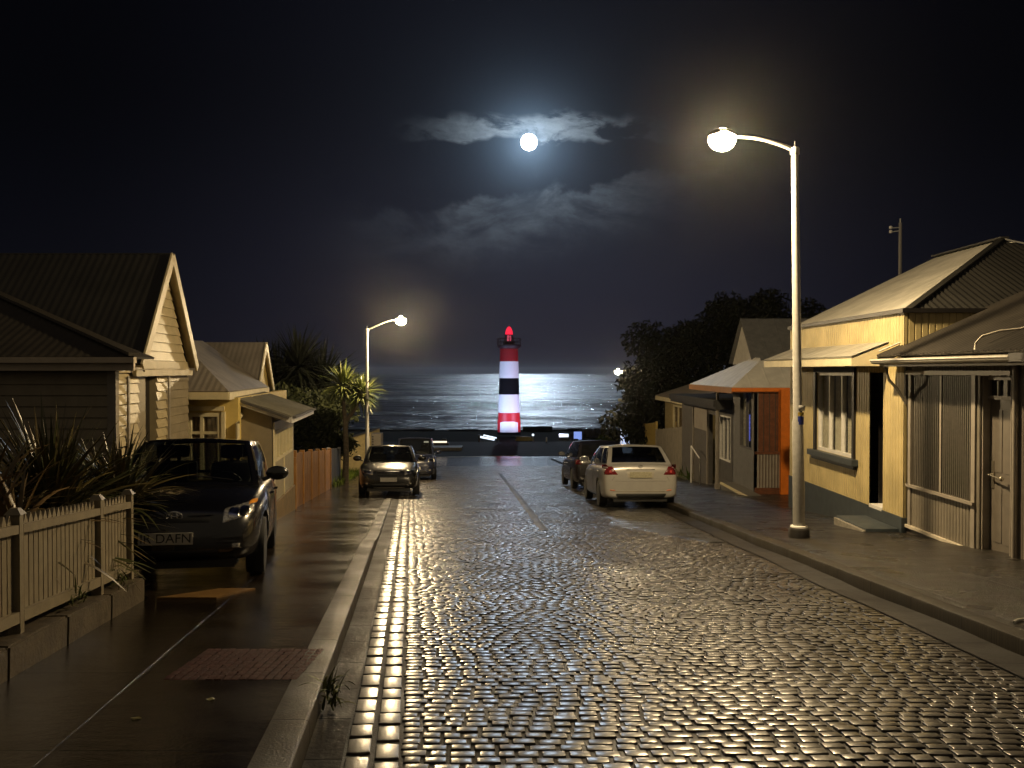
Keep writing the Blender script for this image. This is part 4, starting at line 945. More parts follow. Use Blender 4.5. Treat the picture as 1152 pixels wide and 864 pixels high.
for u in allp:
    bm = bmesh.new(); y = FF.p(u, 0, 0).y; g0 = gz(y); w = .031; tp_ = 1.055+random.uniform(-.004, .004)
    hexa(bm, [FF.p(u-w, nF, g0+.37), FF.p(u+w, nF, g0+.37), FF.p(u+w, nF+.018, g0+.37), FF.p(u-w, nF+.018, g0+.37), FF.p(u-w, nF, g0+tp_-.05), FF.p(u+w, nF, g0+tp_-.05), FF.p(u+w, nF+.018, g0+tp_-.05), FF.p(u-w, nF+.018, g0+tp_-.05)])
    hexa(bm, [FF.p(u-w, nF, g0+tp_-.05), FF.p(u+w, nF, g0+tp_-.05), FF.p(u+w, nF+.018, g0+tp_-.05), FF.p(u-w, nF+.018, g0+tp_-.05), FF.p(u-.003, nF, g0+tp_), FF.p(u+.003, nF, g0+tp_), FF.p(u+.003, nF+.018, g0+tp_), FF.p(u-.003, nF+.018, g0+tp_)])
    obj('picket', bm, PK, T)
for s0, s1 in zip(posts, posts[1:]):
    for h0, h1 in ((.94, .995), (.385, .455)):
        bm = bmesh.new(); slope_box(bm, FF, s0*K+.035, s1*K-.035, nF+.019, nF+.055, h0, h1); obj('rail', bm, PK, T)
for s in posts:
    bm = bmesh.new(); y = s; FF.box(bm, s*K-.028, s*K+.028, nF-.018, nF+.056, gz(y)+.30, gz(y)+1.06)
    hexa(bm, [FF.p(s*K-.043, nF-.033, gz(y)+1.06), FF.p(s*K+.043, nF-.033, gz(y)+1.06), FF.p(s*K+.043, nF+.07, gz(y)+1.06), FF.p(s*K-.043, nF+.07, gz(y)+1.06), FF.p(s*K-.02, nF-.005, gz(y)+1.10), FF.p(s*K+.02, nF-.005, gz(y)+1.10), FF.p(s*K+.02, nF+.04, gz(y)+1.10), FF.p(s*K-.02, nF+.04, gz(y)+1.10)])
    obj('post', bm, PK, T)

# ================================================================== plants
def blade(V_, F_l, base, az, el, ln, w, droop, seg=5, twist=0.0, fold=.25):
    d = Vector((math.cos(az)*math.cos(el), math.sin(az)*math.cos(el), math.sin(el))); side = Vector((-math.sin(az), math.cos(az), 0))
    p = Vector(base); b0 = len(V_)
    for i in range(seg+1):
        s = i/seg; ww = w*(1-s**2.2)*(.55+.45*min(1, s*4))+.001
        up = side.cross(d).normalized(); sd_ = (side*math.cos(twist*s)+up*math.sin(twist*s))
        V_ += [tuple(p-sd_*ww), tuple(p-up*ww*fold), tuple(p+sd_*ww)]
        p = p+d*(ln/seg); d = (d+Vector((0, 0, -droop/seg))).normalized()
    for i in range(seg):
        a = b0+i*3; F_l += [(a, a+1, a+4, a+3), (a+1, a+2, a+5, a+4)]
LEAFM = {}
def leafmat(name, c1, c2, rough=.4):
    if name in LEAFM: return LEAFM[name]
    m = bpy.data.materials.new(name); m.use_nodes = True; nt = m.node_tree; gg = G(nt); p = nt.nodes['Principled BSDF']
    gi = gg.n('ShaderNodeNewGeometry').outputs['Random Per Island']
    nt.links.new(gg.mix(gi, c1, c2), p.inputs['Base Color']); p.inputs['Roughness'].default_value = rough; p.inputs['Specular IOR Level'].default_value = .5 if rough < .5 else .08
    LEAFM[name] = m; return m
FLAX = leafmat('flax_leaf', (.035, .05, .014), (.12, .085, .03), .3)
FLAX2 = leafmat('flax_dry_leaf', (.16, .10, .04), (.05, .045, .018), .4)
def clump(name, label, cat, pos, n, ln, w, m, seed, elr=(.25, 1.45), group=None, droop=(.5, 1.6), spread=.12):
    rd = random.Random(seed); V_ = []; F_l = []
    for i in range(n):
        b = Vector(pos)+Vector((rd.uniform(-spread, spread), rd.uniform(-spread, spread), rd.uniform(0, .15)))
        blade(V_, F_l, b, rd.uniform(0, 6.283), rd.uniform(*elr), ln*rd.uniform(.6, 1.1), w*rd.uniform(.7, 1.2), rd.uniform(*droop), 6, rd.uniform(-.8, .8))
    o = raw(name, V_, F_l, m, smooth=180); rebase(o, pos); return tag(o, label, cat, group)
gpl = 'spiky plants behind the picket fence'
clump('spiky_plant', 'large spiky green plant rising highest behind the picket fence', 'plant', (-4.05, 7.75, gz(7.75)+.75), 420, 1.0, .020, FLAX, 1, (-.2, 1.5), gpl, (.2, .9), .10)
clump('spiky_plant', 'drooping tan and green plant just behind the middle fence post', 'plant', (-3.75, 6.6, gz(6.6)+.62), 130, .80, .020, FLAX2, 2, (-.1, 1.3), gpl, (.5, 1.6))
clump('spiky_plant', 'broad arching plant at the left photo edge above the pickets', 'plant', (-4.15, 6.9, gz(6.9)+.72), 200, .90, .018, FLAX2, 3, (0, 1.4), gpl, (.4, 1.5))
clump('spiky_plant', 'leafy spiky plant crowding the fence end by the black hatchback', 'plant', (-3.95, 8.9, gz(8.9)+.75), 260, .85, .018, FLAX, 4, (.0, 1.4), gpl, (.3, 1.2))
clump('spiky_plant', 'low dark spiky plant between the fence and the tallest plant', 'plant', (-3.75, 7.35, gz(7.35)+.45), 180, .7, .017, FLAX, 5, (-.1, 1.3), gpl, (.5, 1.6))
# stems of the spiky plants stay hidden in the clumps; low filler bed
V_ = []; F_l = []; rd = random.Random(11)
for i in range(1500):
    y = rd.uniform(3.5, 7.7); x = F_(y)-.28-abs(rd.gauss(0, .5)); blade(V_, F_l, (x, y, gz(y)+.3), rd.uniform(0, 6.28), rd.uniform(.5, 1.5), rd.uniform(.15, .42), rd.uniform(.008, .02), rd.uniform(.3, 1.5), 4)
o = raw('ground_cover', V_, F_l, FLAX, smooth=180); o['label'] = 'dark low planting behind the picket fence'; struct(o, 'stuff')
GRASSM = leafmat('lit_grass', (.04, .07, .012), (.10, .13, .02), .5)
WEEDM = leafmat('weed_leaf', (.05, .07, .02), (.12, .12, .04), .5)
clump('weed', 'small weed growing in the gutter against the left kerb', 'weed', (L(4.95)+.05, 4.95, gz(4.95)+.005), 45, .16, .008, WEEDM, 21, (.1, 1.4), 'weeds in cracks', (.5, 2), .04)
clump('weed', 'weed tuft on the ledge under the picket fence near its second bay', 'weed', (F_(6.35)-.05, 6.35, gz(6.35)+.31), 30, .15, .006, WEEDM, 22, (.1, 1.3), 'weeds in cracks', (.5, 2), .06)
clump('weed', 'weed tuft on the ledge at the end of the picket fence', 'weed', (F_(7.35)-.05, 7.35, gz(7.35)+.31), 30, .15, .006, WEEDM, 23, (.1, 1.3), 'weeds in cracks', (.5, 2), .05)
V_ = []; F_l = []
for i in range(5000):
    y = rd.uniform(30, 44); x = F_(y)-.1-rd.uniform(0, 1.9)
    blade(V_, F_l, (x, y, gz(y)+.02), rd.uniform(0, 6.28), rd.uniform(.6, 1.5), rd.uniform(.12, .4), .012, rd.uniform(.3, 1.2), 3)
o = raw('grass', V_, F_l, GRASSM, smooth=180); struct(o, 'stuff'); o['label'] = 'lit green grass verge beside the left pavement'
for k, (x, y, s) in enumerate(((6.9, 34.2, 1.0), (6.95, 35.4, .8), (6.75, 32.6, .7))):
    clump('low_shrub', ['low green shrub against the grey board fence end', 'small shrub nearest the silver white hatchback', 'dark little shrub beside the porch house wall'][k], 'shrub', (x, y, gz(y)+HR), 120, .55*s, .02, GRASSM, 40+k, (.2, 1.5), 'shrubs along the right wall', (.3, 1.6), .3)
# fallen leaves
LITM = mat('fallen_leaf', (.30, .28, .12), .4, var=.2)
for k, (x, y, lb) in enumerate(((-1.62, 4.75, 'pale fallen leaf on the pavement below the rust red panel'), (-1.88, 4.42, 'yellowish fallen leaf nearest the camera on the left pavement'))):
    bm = bmesh.new(); z = gz(y)+.124; a = random.uniform(0, 3)
    ring = [bm.verts.new((x+.028*math.cos(q+a)*(1 if i % 2 else .7), y+.014*math.sin(q+a), z+.004*math.sin(3*q))) for i, q in enumerate([j*math.pi/4 for j in range(8)])]
    f0 = bm.faces.new(ring); r2 = bmesh.ops.extrude_face_region(bm, geom=[f0]); bmesh.ops.translate(bm, verts=[q for q in r2['geom'] if isinstance(q, bmesh.types.BMVert)], vec=(0, 0, .003))
    tag(rebase(obj('fallen_leaf', bm, LITM), (x, y, z)), lb, 'leaf', 'fallen leaves')

# palms / cabbage trees
def palm(label, cat, base, heads, trunk_r, m, nbl, ln, w, seed, name='cabbage_tree', group=None, bush=None):
    t = thing(name, label, cat, base, group); rd = random.Random(seed)
    bm = bmesh.new(); b = Vector(base)
    fork = b+Vector((0, 0, (min(h[2] for h in heads)-b.z)*.72))
    tube(bm, [b, b*.5+fork*.5+Vector((.04, 0, 0)), fork], [trunk_r, trunk_r*.8, trunk_r*.7], 10)
    for h in heads: tube(bm, [fork-Vector((0, 0, .1)), (fork+Vector(h))/2+Vector(((h[0]-fork.x)*.2, 0, 0)), Vector(h)], [trunk_r*.65, trunk_r*.55, trunk_r*.5], 8)
    obj('trunk', bm, mat('palm_trunk', (.13, .10, .065), .8, var=.4, vscale=15, bump=.6, bscale=30), t, smooth=60)
    for h in heads:
        V_ = []; F_l = []
        for i in range(nbl):
            az = rd.uniform(0, 6.283); el = math.asin(rd.uniform(-.75, 1.0))
            blade(V_, F_l, Vector(h)+Vector((rd.gauss(0, .04), rd.gauss(0, .04), rd.gauss(0, .06))), az, el, ln*rd.uniform(.7, 1.05), w*rd.uniform(.7, 1.1), rd.uniform(.1, .7), 4, rd.uniform(-.5, .5))
        raw('crown', V_, F_l, m, t, smooth=180)
    return t
PALMM = leafmat('palm_leaf', (.06, .085, .02), (.15, .16, .045), .4)
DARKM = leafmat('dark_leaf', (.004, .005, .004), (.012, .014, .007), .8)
palm('small lit cabbage palm with two heads beside the left street lamp', 'palm', (-6.2, 33.0, gz(33)), [(-6.28, 33.0, .92), (-5.62, 33.1, .62)], .13, PALMM, 300, 1.0, .045, 61)
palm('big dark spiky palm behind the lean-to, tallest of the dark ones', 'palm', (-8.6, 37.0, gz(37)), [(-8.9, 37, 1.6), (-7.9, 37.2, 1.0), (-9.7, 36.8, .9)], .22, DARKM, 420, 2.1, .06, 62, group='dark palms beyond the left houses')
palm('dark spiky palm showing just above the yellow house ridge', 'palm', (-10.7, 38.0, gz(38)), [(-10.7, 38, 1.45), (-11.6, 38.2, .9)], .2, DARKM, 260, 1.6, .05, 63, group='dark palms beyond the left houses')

# leafy shrubs / trees
def leaves(V_, F_l, c, rad, n, size, rd, flat=1.0):
    for i in range(n):
        d = Vector((rd.gauss(0, 1), rd.gauss(0, 1), rd.gauss(0, 1))).normalized()*rad*(rd.random()**.45); d.z *= flat
        p = Vector(c)+d; a = Vector((rd.gauss(0, 1), rd.gauss(0, 1), rd.gauss(0, 1))).normalized(); b = a.orthogonal().normalized(); s = size*rd.uniform(.6, 1.3)
        k = len(V_); V_ += [tuple(p-a*s), tuple(p+b*s*.45), tuple(p+a*s), tuple(p-b*s*.45)]; F_l.append((k, k+1, k+2, k+3))
def tree(name, label, cat, base, blobs, m, size, per, seed, trunk_r=.25, group=None):
    t = thing(name, label, cat, base, group); rd = random.Random(seed); b = Vector(base)
    c = sum((Vector(q[:3]) for q in blobs), Vector())/len(blobs); fork = b+(Vector((b.x, b.y, c.z))-b)*.5
    bm = bmesh.new(); tube(bm, [b, (b+fork)/2+Vector((.1, 0, 0)), fork], [trunk_r, trunk_r*.8, trunk_r*.7], 10)
    for q in blobs[::max(1, len(blobs)//12)]:
        e = Vector(q[:3]); tube(bm, [fork-Vector((0, 0, .2)), (fork*.5+e*.5)+Vector((rd.gauss(0, .2), 0, -.2)), e], [trunk_r*.5, trunk_r*.3, .03], 6)
    obj('trunk', bm, mat('dark_bark', (.05, .04, .03), .8, var=.3, bump=.5), t, smooth=60)
    V_ = []; F_l = []
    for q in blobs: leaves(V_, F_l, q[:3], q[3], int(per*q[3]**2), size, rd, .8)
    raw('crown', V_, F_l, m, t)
    return t
rd = random.Random(77); B = []
# right tree crown: blobs over an uneven dome (x, y, z, r)
sil = [(6.9, -1.6), (6.4, -.2), (6.7, 1.0), (7.4, 2.3), (8.2, 3.3), (9.5, 4.3), (11.0, 5.2), (12.8, 5.6), (14.4, 5.1), (15.8, 4.6), (17.4, 4.1)]
for x, z in sil:
    for k in range(2): B.append((x+rd.gauss(.3, .35), 49+rd.uniform(-1.5, 1.5), z+rd.gauss(-.5, .3), rd.uniform(.7, 1.2)))
    zz = z-1.2
    while zz > -2.5:
        B.append((x+.5+rd.gauss(0, .5), 49.5+rd.uniform(-2, 2), zz, rd.uniform(1.1, 1.6))); zz -= 1.4
for x in (8.5, 10, 11.5, 13, 14.5, 16, 17.5):
    for z in (-1, .8, 2.4, 3.5): B.append((x+rd.gauss(0, .4), 50.5+rd.uniform(-1.5, 1.5), z+rd.gauss(0, .3), rd.uniform(1.2, 1.7)))
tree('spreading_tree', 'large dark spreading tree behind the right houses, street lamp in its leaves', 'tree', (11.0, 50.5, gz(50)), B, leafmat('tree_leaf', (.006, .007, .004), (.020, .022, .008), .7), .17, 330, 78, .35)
B = [(-7.6+rd.gauss(0, .7), 35+rd.gauss(0, .6), -.5+rd.gauss(0, .5), rd.uniform(.5, .9)) for i in range(14)]+[(-6.9+rd.gauss(0, .4), 34.3, -1.3+rd.gauss(0, .4), .55) for i in range(8)]+[(-8.8+rd.gauss(0, .7), 35, -.2+rd.gauss(0, .5), .9) for i in range(8)]
tree('garden_shrub', 'bushy dark shrub beneath the small lit palm', 'shrub', (-7.3, 34.8, gz(35)), B, leafmat('shrub_leaf', (.008, .011, .005), (.028, .032, .012), .6), .10, 700, 79, .09)
B = [(19+i*1.4, 62+rd.gauss(0, .5), 1.8+1.0*math.sin(i*1.7)+rd.gauss(0, .3), 1.5) for i in range(7)]
tree('far_tree', 'low dark tree top showing past the street lamp pole', 'tree', (23, 62, gz(62)), B+[(q[0], q[1], q[2]-2, 1.6) for q in B], LEAFM['tree_leaf'], .18, 220, 80, .3)

# ================================================================== shed and cabinet at lower left
t = thing('shed', 'pale yellow shed wall with slanting top beyond the left street lamp', 'shed', (-7.9, 45.5, gz(45)))
bm = bmesh.new(); hexa(bm, [(-8.75, 45, -3.9), (-7.15, 45, -3.9), (-7.15, 48, -3.9), (-8.75, 48, -3.9), (-8.75, 45, -2.1), (-7.15, 45, -1.62), (-7.15, 48, -1.62), (-8.75, 48, -2.1)]); obj('wall', bm, mat('shed_yellow', (.5, .40, .19), .6, var=.15), t)
bm = bmesh.new(); hexa(bm, [(-8.8, 44.9, -2.095), (-7.12, 44.9, -1.59), (-7.12, 48.1, -1.59), (-8.8, 48.1, -2.095), (-8.8, 44.9, -2.055), (-7.12, 44.9, -1.55), (-7.12, 48.1, -1.55), (-8.8, 48.1, -2.055)]); obj('roof', bm, DGREY, t)
t = thing('utility_cabinet', 'grey utility cabinet with dark vents beside the yellow shed', 'cabinet', (-6.9, 45, gz(45)))
bm = bmesh.new(); box(bm, -7.1, -6.62, 44.8, 45.6, -3.8, -1.68, .01); obj('body', bm, GREYL, t)
bm = bmesh.new()
for k in range(5): box(bm, -7.06, -6.98, 44.785, 44.798, -1.86-k*.13, -1.80-k*.13)
obj('vent', bm, BLACK, t)
# low pieces by the sea front -----------------------------------------------
SEAW = mat('seawall_dark', (.008, .008, .009), .9, spec=.05, var=.4, vscale=1, bump=.5)
bm = bmesh.new()
for i in range(60):
    x = -60+i*2.2; h = -7.28+.28*mnoise.noise(Vector((i*.7, 0, 0)))
    if 23 < i < 30: h -= .05
    box(bm, x, x+2.19, 131.5, 133.2, -10, h+(.5 if i in (28, 29) else 0), .05)
tag(rebase(obj('sea_wall', bm, SEAW), (0, 132, -7.46)), 'long dark sea wall along the shore behind the lighthouse', 'wall')
RDK = mat('dark_rock', (.02, .02, .022), .8, var=.4)
bm = bmesh.new()
for i in range(14): 
    bmesh.ops.create_icosphere(bm, subdivisions=2, radius=1, matrix=Matrix.Translation((9+i*1.2+rd.gauss(0, .3), 118+rd.uniform(-2, 4), -7.3))@Matrix.Diagonal((1.2, 1.4, rd.uniform(.5, 1.0)+i*.06, 1)))
for v_ in bm.verts: v_.co += Vector((mnoise.noise(v_.co*1.1), mnoise.noise(v_.co*1.3), mnoise.noise(v_.co*1.2+Vector((3, 3, 3)))))*.35
tag(rebase(obj('rock_mound', bm, RDK), (14, 119, -7.46)), 'dark low bank of rocks at the right end of the shore', 'rocks')
def lit(name, label, cat, parts, loc):
    t = thing(name, label, cat, loc)
    for nm, bx_, m in parts:
        bm = bmesh.new(); box(bm, *bx_, .02); obj(nm, bm, m, t)
    return t
LW = mat('warm_tube', (1, 1, 1), .5, var=0, emit=(1, .82, .6), estr=1.6); LC = mat('cool_tube', (1, 1, 1), .5, var=0, emit=(.75, .88, 1.0), estr=1.6); LB = mat('blue_tube', (1, 1, 1), .5, var=0, emit=(.22, .38, 1.0), estr=.8)
lit('light_bar', 'long glowing warm white light bar on the shore at left', 'light', [('housing', (-10.6, -7.5, 104.9, 105.3, -7.45, -7.0), BLACK), ('tube', (-10.4, -7.7, 104.7, 104.9, -7.0, -6.82), LW)], (-9, 105, -7.4))
lit('light_sign', 'small blue glowing box sign on the shore', 'sign', [('post', (8.25, 8.45, 114.2, 114.4, -7.45, -7.0), BLACK), ('panel', (7.95, 8.95, 114, 114.2, -7.35, -6.35), LB)], (8.4, 114, -7.4))
lit('light_bar', 'short white glowing bar left of the blue box sign', 'light', [('housing', (6.0, 7.3, 114.1, 114.4, -7.45, -7.0), BLACK), ('tube', (6.05, 7.25, 113.95, 114.1, -7.02, -6.62), LC)], (6.6, 114, -7.4))
t = thing('floodlight', 'twin slanted white floodlight tubes left of the lighthouse foot', 'floodlight', (-3.1, 112, -7.4))
bm = bmesh.new(); tube(bm, [(-4.0, 112, -6.85), (-2.2, 112, -7.2)], .13, 10); obj('tube', bm, LC, t, smooth=60)
bm = bmesh.new(); tube(bm, [(-3.6, 112.1, -6.62), (-1.95, 112.1, -7.0)], .07, 10); obj('tube', bm, LC, t, smooth=60)
bm = bmesh.new(); box(bm, -4.25, -4.0, 111.9, 112.3, -7.45, -6.6); box(bm, -2.2, -2.1, 111.9, 112.3, -7.45, -7.1); obj('bracket', bm, BLACK, t)
t = thing('dinghy', 'dull yellow upturned dinghy beside a small white lamp', 'boat', (1.6, 113, -7.4))
V_ = []; F_l = []
for i in range(9):
    s = i/8*2-1; w_2 = .55*(1-abs(s)**2.5)+.02
    for k in range(7):
        a = math.pi*k/6; V_.append((1.6+s*1.2, 113+w_2*math.cos(a), -7.4+.55*(1-.3*s*s)*math.sin(a)*(.3+.7*min(1, w_2*2))))
for i in range(8):
    for k in range(6): F_l.append((i*7+k, i*7+k+1, i*7+k+8, i*7+k+7))
raw('hull', V_, F_l, mat('dull_yellow_hull', (.25, .18, .03), .5, var=.2), t, smooth=60)
bm = bmesh.new(); beam(bm, (.45, 113, -6.95), (2.75, 113, -6.95), .05, .1); obj('keel', bm, mat('dull_yellow_hull', (.25, .18, .03)), t)
t = thing('marker_lamp', 'tiny white marker lamp on a short post right of the lighthouse', 'lamp', (2.7, 112, -7.4))
bm = bmesh.new(); tube(bm, [(2.65, 112, -7.42), (2.65, 112, -6.75)], .04, 8); obj('post', bm, STEEL, t)
bm = bmesh.new(); bmesh.ops.create_uvsphere(bm, u_segments=12, v_segments=8, radius=.15, matrix=Matrix.Translation((2.65, 112, -6.6))); obj('globe', bm, LC, t, smooth=180)
t = thing('bollard', 'short pale bollard at the far edge of the cross road', 'bollard', (4.3, 110.5, -7.4))
bm = bmesh.new(); lathe(bm, [(.1, 0), (.09, .55), (.06, .62), (.02, .64)], (4.3, 110.5, -7.4), 12); obj('post', bm, WHITE, t, smooth=50)
bm = bmesh.new(); lathe(bm, [(.15, 0), (.15, .05), (.1, .07)], (4.3, 110.5, -7.4), 12); obj('foot', bm, DGREY, t, smooth=50)
B = [(10.6+rd.gauss(0, .6), 103+rd.gauss(0, .4), -6.5+rd.gauss(0, .35), .6) for i in range(10)]
tree('low_bush', 'yellow green lit bush near the blue box sign', 'bush', (10.6, 103, -7.4), B, GRASSM, .14, 200, 81, .08)
sp = bpy.data.lights.new('bush_light', 'POINT'); sp.energy = 12; sp.color = (1, .85, .4); sp.shadow_soft_size = .1

# ================================================================== lighthouse
LX, LY, LZ = -.40, 120.0, -7.1
T = thing('lighthouse', 'red, white and black banded lighthouse floodlit on the shore', 'lighthouse', (LX, LY, LZ))
def rr(z): return 1.55-(z/12.0)*.36
bands = [(0.0, .35, 'footing', mat('lh_black', (.003, .003, .005), .7, spec=.08, var=.1)), (.35, 1.9, 'tower_band', mat('lh_white', (.78, .78, .78), .55, var=.03)), (1.9, 2.95, 'tower_band', mat('lh_red', (.55, .012, .02), .5, var=.05)),
         (2.95, 5.4, 'tower_band', MATS['lh_white']), (5.4, 7.6, 'tower_band', MATS['lh_black']), (7.6, 9.85, 'tower_band', MATS['lh_white']), (9.85, 11.6, 'tower_band', mat('lh_red_dark', (.28, .008, .012), .5, var=.05))]
Z0 = LZ
for a, b, nm, m in bands:
    bm = bmesh.new(); e = .05 if nm == 'footing' else 0
    lathe(bm, [(rr(a)+e, a+.002), (rr(b)+e, b-.002)], (LX, LY, Z0), 40); o = obj(nm, bm, m, T, smooth=40)
# red pilasters framing the lowest white band (arched panel)
bm = bmesh.new(); n = 24
for k in range(n):
    a = -math.pi/2+(k-n/2)*math.pi/n; u = (k-n/2+.5)/(n/2)
    if abs(u) > .62:
        z0 = .35
    else: z0 = 1.9-.10-.20*(abs(u)/.62)**3
    r0 = rr(1)+.03
    p = lambda ang, rad, z: (LX+rad*math.cos(ang), LY+rad*math.sin(ang), Z0+z)
    a2 = a+math.pi/n
    hexa(bm, [p(a, r0-.08, z0), p(a, r0, z0), p(a2, r0, z0), p(a2, r0-.08, z0), p(a, r0-.08, 1.92), p(a, r0, 1.92), p(a2, r0, 1.92), p(a2, r0-.08, 1.92)])
obj('arch_surround', bm, MATS['lh_red'], T)
bm = bmesh.new(); lathe(bm, [(1.2, 11.55), (1.5, 11.7), (1.62, 11.95), (1.62, 12.1), (1.2, 12.12)], (LX, LY, Z0), 32); gal = obj('gallery', bm, mat('gallery_dark', (.03, .012, .014), .5, var=.2), T, smooth=30)
bm = bmesh.new()
for k in range(16):
    a = k*math.pi/8; tube(bm, [(LX+1.58*math.cos(a), LY+1.58*math.sin(a), Z0+12.1), (LX+1.58*math.cos(a), LY+1.58*math.sin(a), Z0+12.95)], .035, 6)
for z in (12.5, 12.95):
    for k in range(24):
        a, b = k*math.pi/12, (k+1)*math.pi/12; beam(bm, (LX+1.58*math.cos(a), LY+1.58*math.sin(a), Z0+z), (LX+1.58*math.cos(b), LY+1.58*math.sin(b), Z0+z), .05, .05)
obj('railing', bm, MATS['gallery_dark'], gal)
bm = bmesh.new(); lathe(bm, [(.85, 12.12), (.85, 12.50), (.7, 12.55)], (LX, LY, Z0), 24); obj('lantern_base', bm, MATS['gallery_dark'], T, smooth=30)
bm = bmesh.new()
for k in range(8):
    a = k*math.pi/4+.2; tube(bm, [(LX+.56*math.cos(a), LY+.56*math.sin(a), Z0+12.55), (LX+.52*math.cos(a), LY+.52*math.sin(a), Z0+13.40)], .04, 6)
lathe(bm, [(.60, 13.38), (.62, 13.42), (.58, 13.46)], (LX, LY, Z0), 24); ln_ = obj('lantern_room', bm, MATS['gallery_dark'], T)
bm = bmesh.new(); lathe(bm, [(.25, 12.6), (.3, 12.95), (.25, 13.35)], (LX, LY, Z0), 16); obj('lens', bm, mat('lens_pink', (.9, .5, .6), .3, var=0, emit=(1.0, .12, .22), estr=.5), ln_, smooth=60)
bm = bmesh.new(); lathe(bm, [(.50, 13.46), (.51, 13.6), (.45, 13.95), (.34, 14.25), (.18, 14.48), (.05, 14.56)], (LX, LY, Z0), 24); obj('red_lamp_dome', bm, mat('red_dome_glow', (.9, .05, .08), .4, var=0, emit=(1.0, .02, .06), estr=1.1), T, smooth=180)
bm = bmesh.new(); lathe(bm, [(.10, 14.4), (.11, 14.5), (.03, 14.65), (.02, 14.85)], (LX, LY, Z0), 12); obj('finial', bm, MATS['lh_red'], T)
def spot(name, loc, to, e, col, ang, parent, soft=.3):
    d = bpy.data.lights.new(name, 'SPOT'); d.energy = e; d.color = col; d.spot_size = R(ang); d.spot_blend = .6; d.shadow_soft_size = soft
    o = bpy.data.objects.new(name, d); COL.objects.link(o); o.parent = parent
    o.location = Vector(loc)-BASE[parent.name]; o.rotation_euler = (Vector(to)-Vector(loc)).to_track_quat('-Z', 'Y').to_euler(); return o
for k, (x, y, e, c) in enumerate(((-8.5, 111, 8500, (.50, .62, 1.0)), (8.0, 111, 8000, (.66, .62, 1.0)))):
    t = thing('floodlight', ['small black ground floodlight aimed up at the lighthouse from the left', 'small black ground floodlight aimed up at the lighthouse from the right'][k], 'floodlight', (x, y, -7.42), 'floodlights for the lighthouse')
    bm = bmesh.new(); box(bm, x-.25, x+.25, y-.1, y+.15, -7.30, -7.0, .03); obj('housing', bm, BLACK, t)
    bm = bmesh.new(); box(bm, x-.3, x-.27, y-.05, y+.05, -7.45, -7.05); box(bm, x+.27, x+.3, y-.05, y+.05, -7.45, -7.05); obj('bracket', bm, BLACK, t)
    spot('floodlight_beam', (x, y+.3, -6.9), (LX, LY, -1.2), e, c, 56, t)

# moon ------------------------------------------------------------------
mp = Vector((0, 0, 1.5))+MOON_DIR*5200
bm = bmesh.new(); bmesh.ops.create_icosphere(bm, subdivisions=4, radius=5200*.0094/math.sqrt(1+.256**2)*1.0, matrix=Matrix.Translation(mp))
mo = obj('moon', bm, mat('moon_surface', (.5, .5, .5), .9, var=0, emit=(.90, .95, 1.0), estr=14.0), smooth=180); rebase(mo, mp)
mo['kind'] = 'structure'
# ================================================================== cars
CGL = glass('car_glass', (.42, .45, .44), .15); CGLD = glass('car_glass_dark', (.10, .11, .11), .2)
TYRE = mat('tyre_rubber', (.012, .012, .012), .7, var=.1); RIM = mat('alloy_rim', (.35, .35, .35), .3, metal=.9, var=.1)
CHROME = mat('chrome', (.75, .75, .75), .12, metal=1.0, var=0); CARBLK = mat('car_black_plastic', (.010, .010, .010), .45, var=.1)
LENS = mat('headlamp_lens', (.75, .73, .68), .15, var=.6, vscale=30, metal=.8, coat=1.0, bump=.8, bscale=35)
AMBER = mat('amber_lens', (.75, .30, .03), .15, var=.1, coat=1.0); REDL = mat('red_lens', (.13, .004, .006), .15, var=.3, vscale=25, coat=1.0, bump=.5, bscale=40)
CLRL = mat('clear_lens', (.55, .50, .45), .15, var=.3, vscale=30, coat=1.0)
BOWL = mat('lamp_bowl_chrome', (.9, .88, .82), .08, metal=1.0, var=.3, vscale=60)
INT = mat('car_interior', (.03, .028, .026), .8, var=.1); PLATE = mat('plate_white', (.55, .53, .46), .5, var=.1); INK = mat('plate_ink', (.03, .03, .03), .6, var=0)
def paint(name, c, metal=.0, rough=.3):
    m = mat(name, c, rough, metal=metal, var=.05, coat=1.0, coat_rough=.04, bump=.0); 
    nt = m.node_tree; gg = G(nt); p = nt.nodes['Principled BSDF']; co = gg.n('ShaderNodeTexCoord').outputs['Object']
    # rain beads
    bn = gg.n('ShaderNodeBump'); bn.inputs['Strength'].default_value = .25; bn.inputs['Distance'].default_value = .003
    vo = gg.n('ShaderNodeTexVoronoi'); vo.inputs['Scale'].default_value = 70; nt.links.new(co, vo.inputs['Vector'])
    nt.links.new(gg.mr(vo.outputs['Distance'], .0, .30, 1.0, 0.0), bn.inputs['Height']); nt.links.new(bn.outputs[0], p.inputs['Coat Normal'])
    return m
def bake(o):
    dg = bpy.context.evaluated_depsgraph_get(); me = bpy.data.meshes.new_from_object(o.evaluated_get(dg)); return me
def text_mesh(txt, size, ext=.001):
    cu = bpy.data.curves.new('txt', 'FONT'); cu.body = txt; cu.size = size; cu.extrude = ext; cu.align_x = 'CENTER'; cu.align_y = 'CENTER'
    o = bpy.data.objects.new('txt', cu); COL.objects.link(o); me = bake(o); bpy.data.objects.remove(o); return me
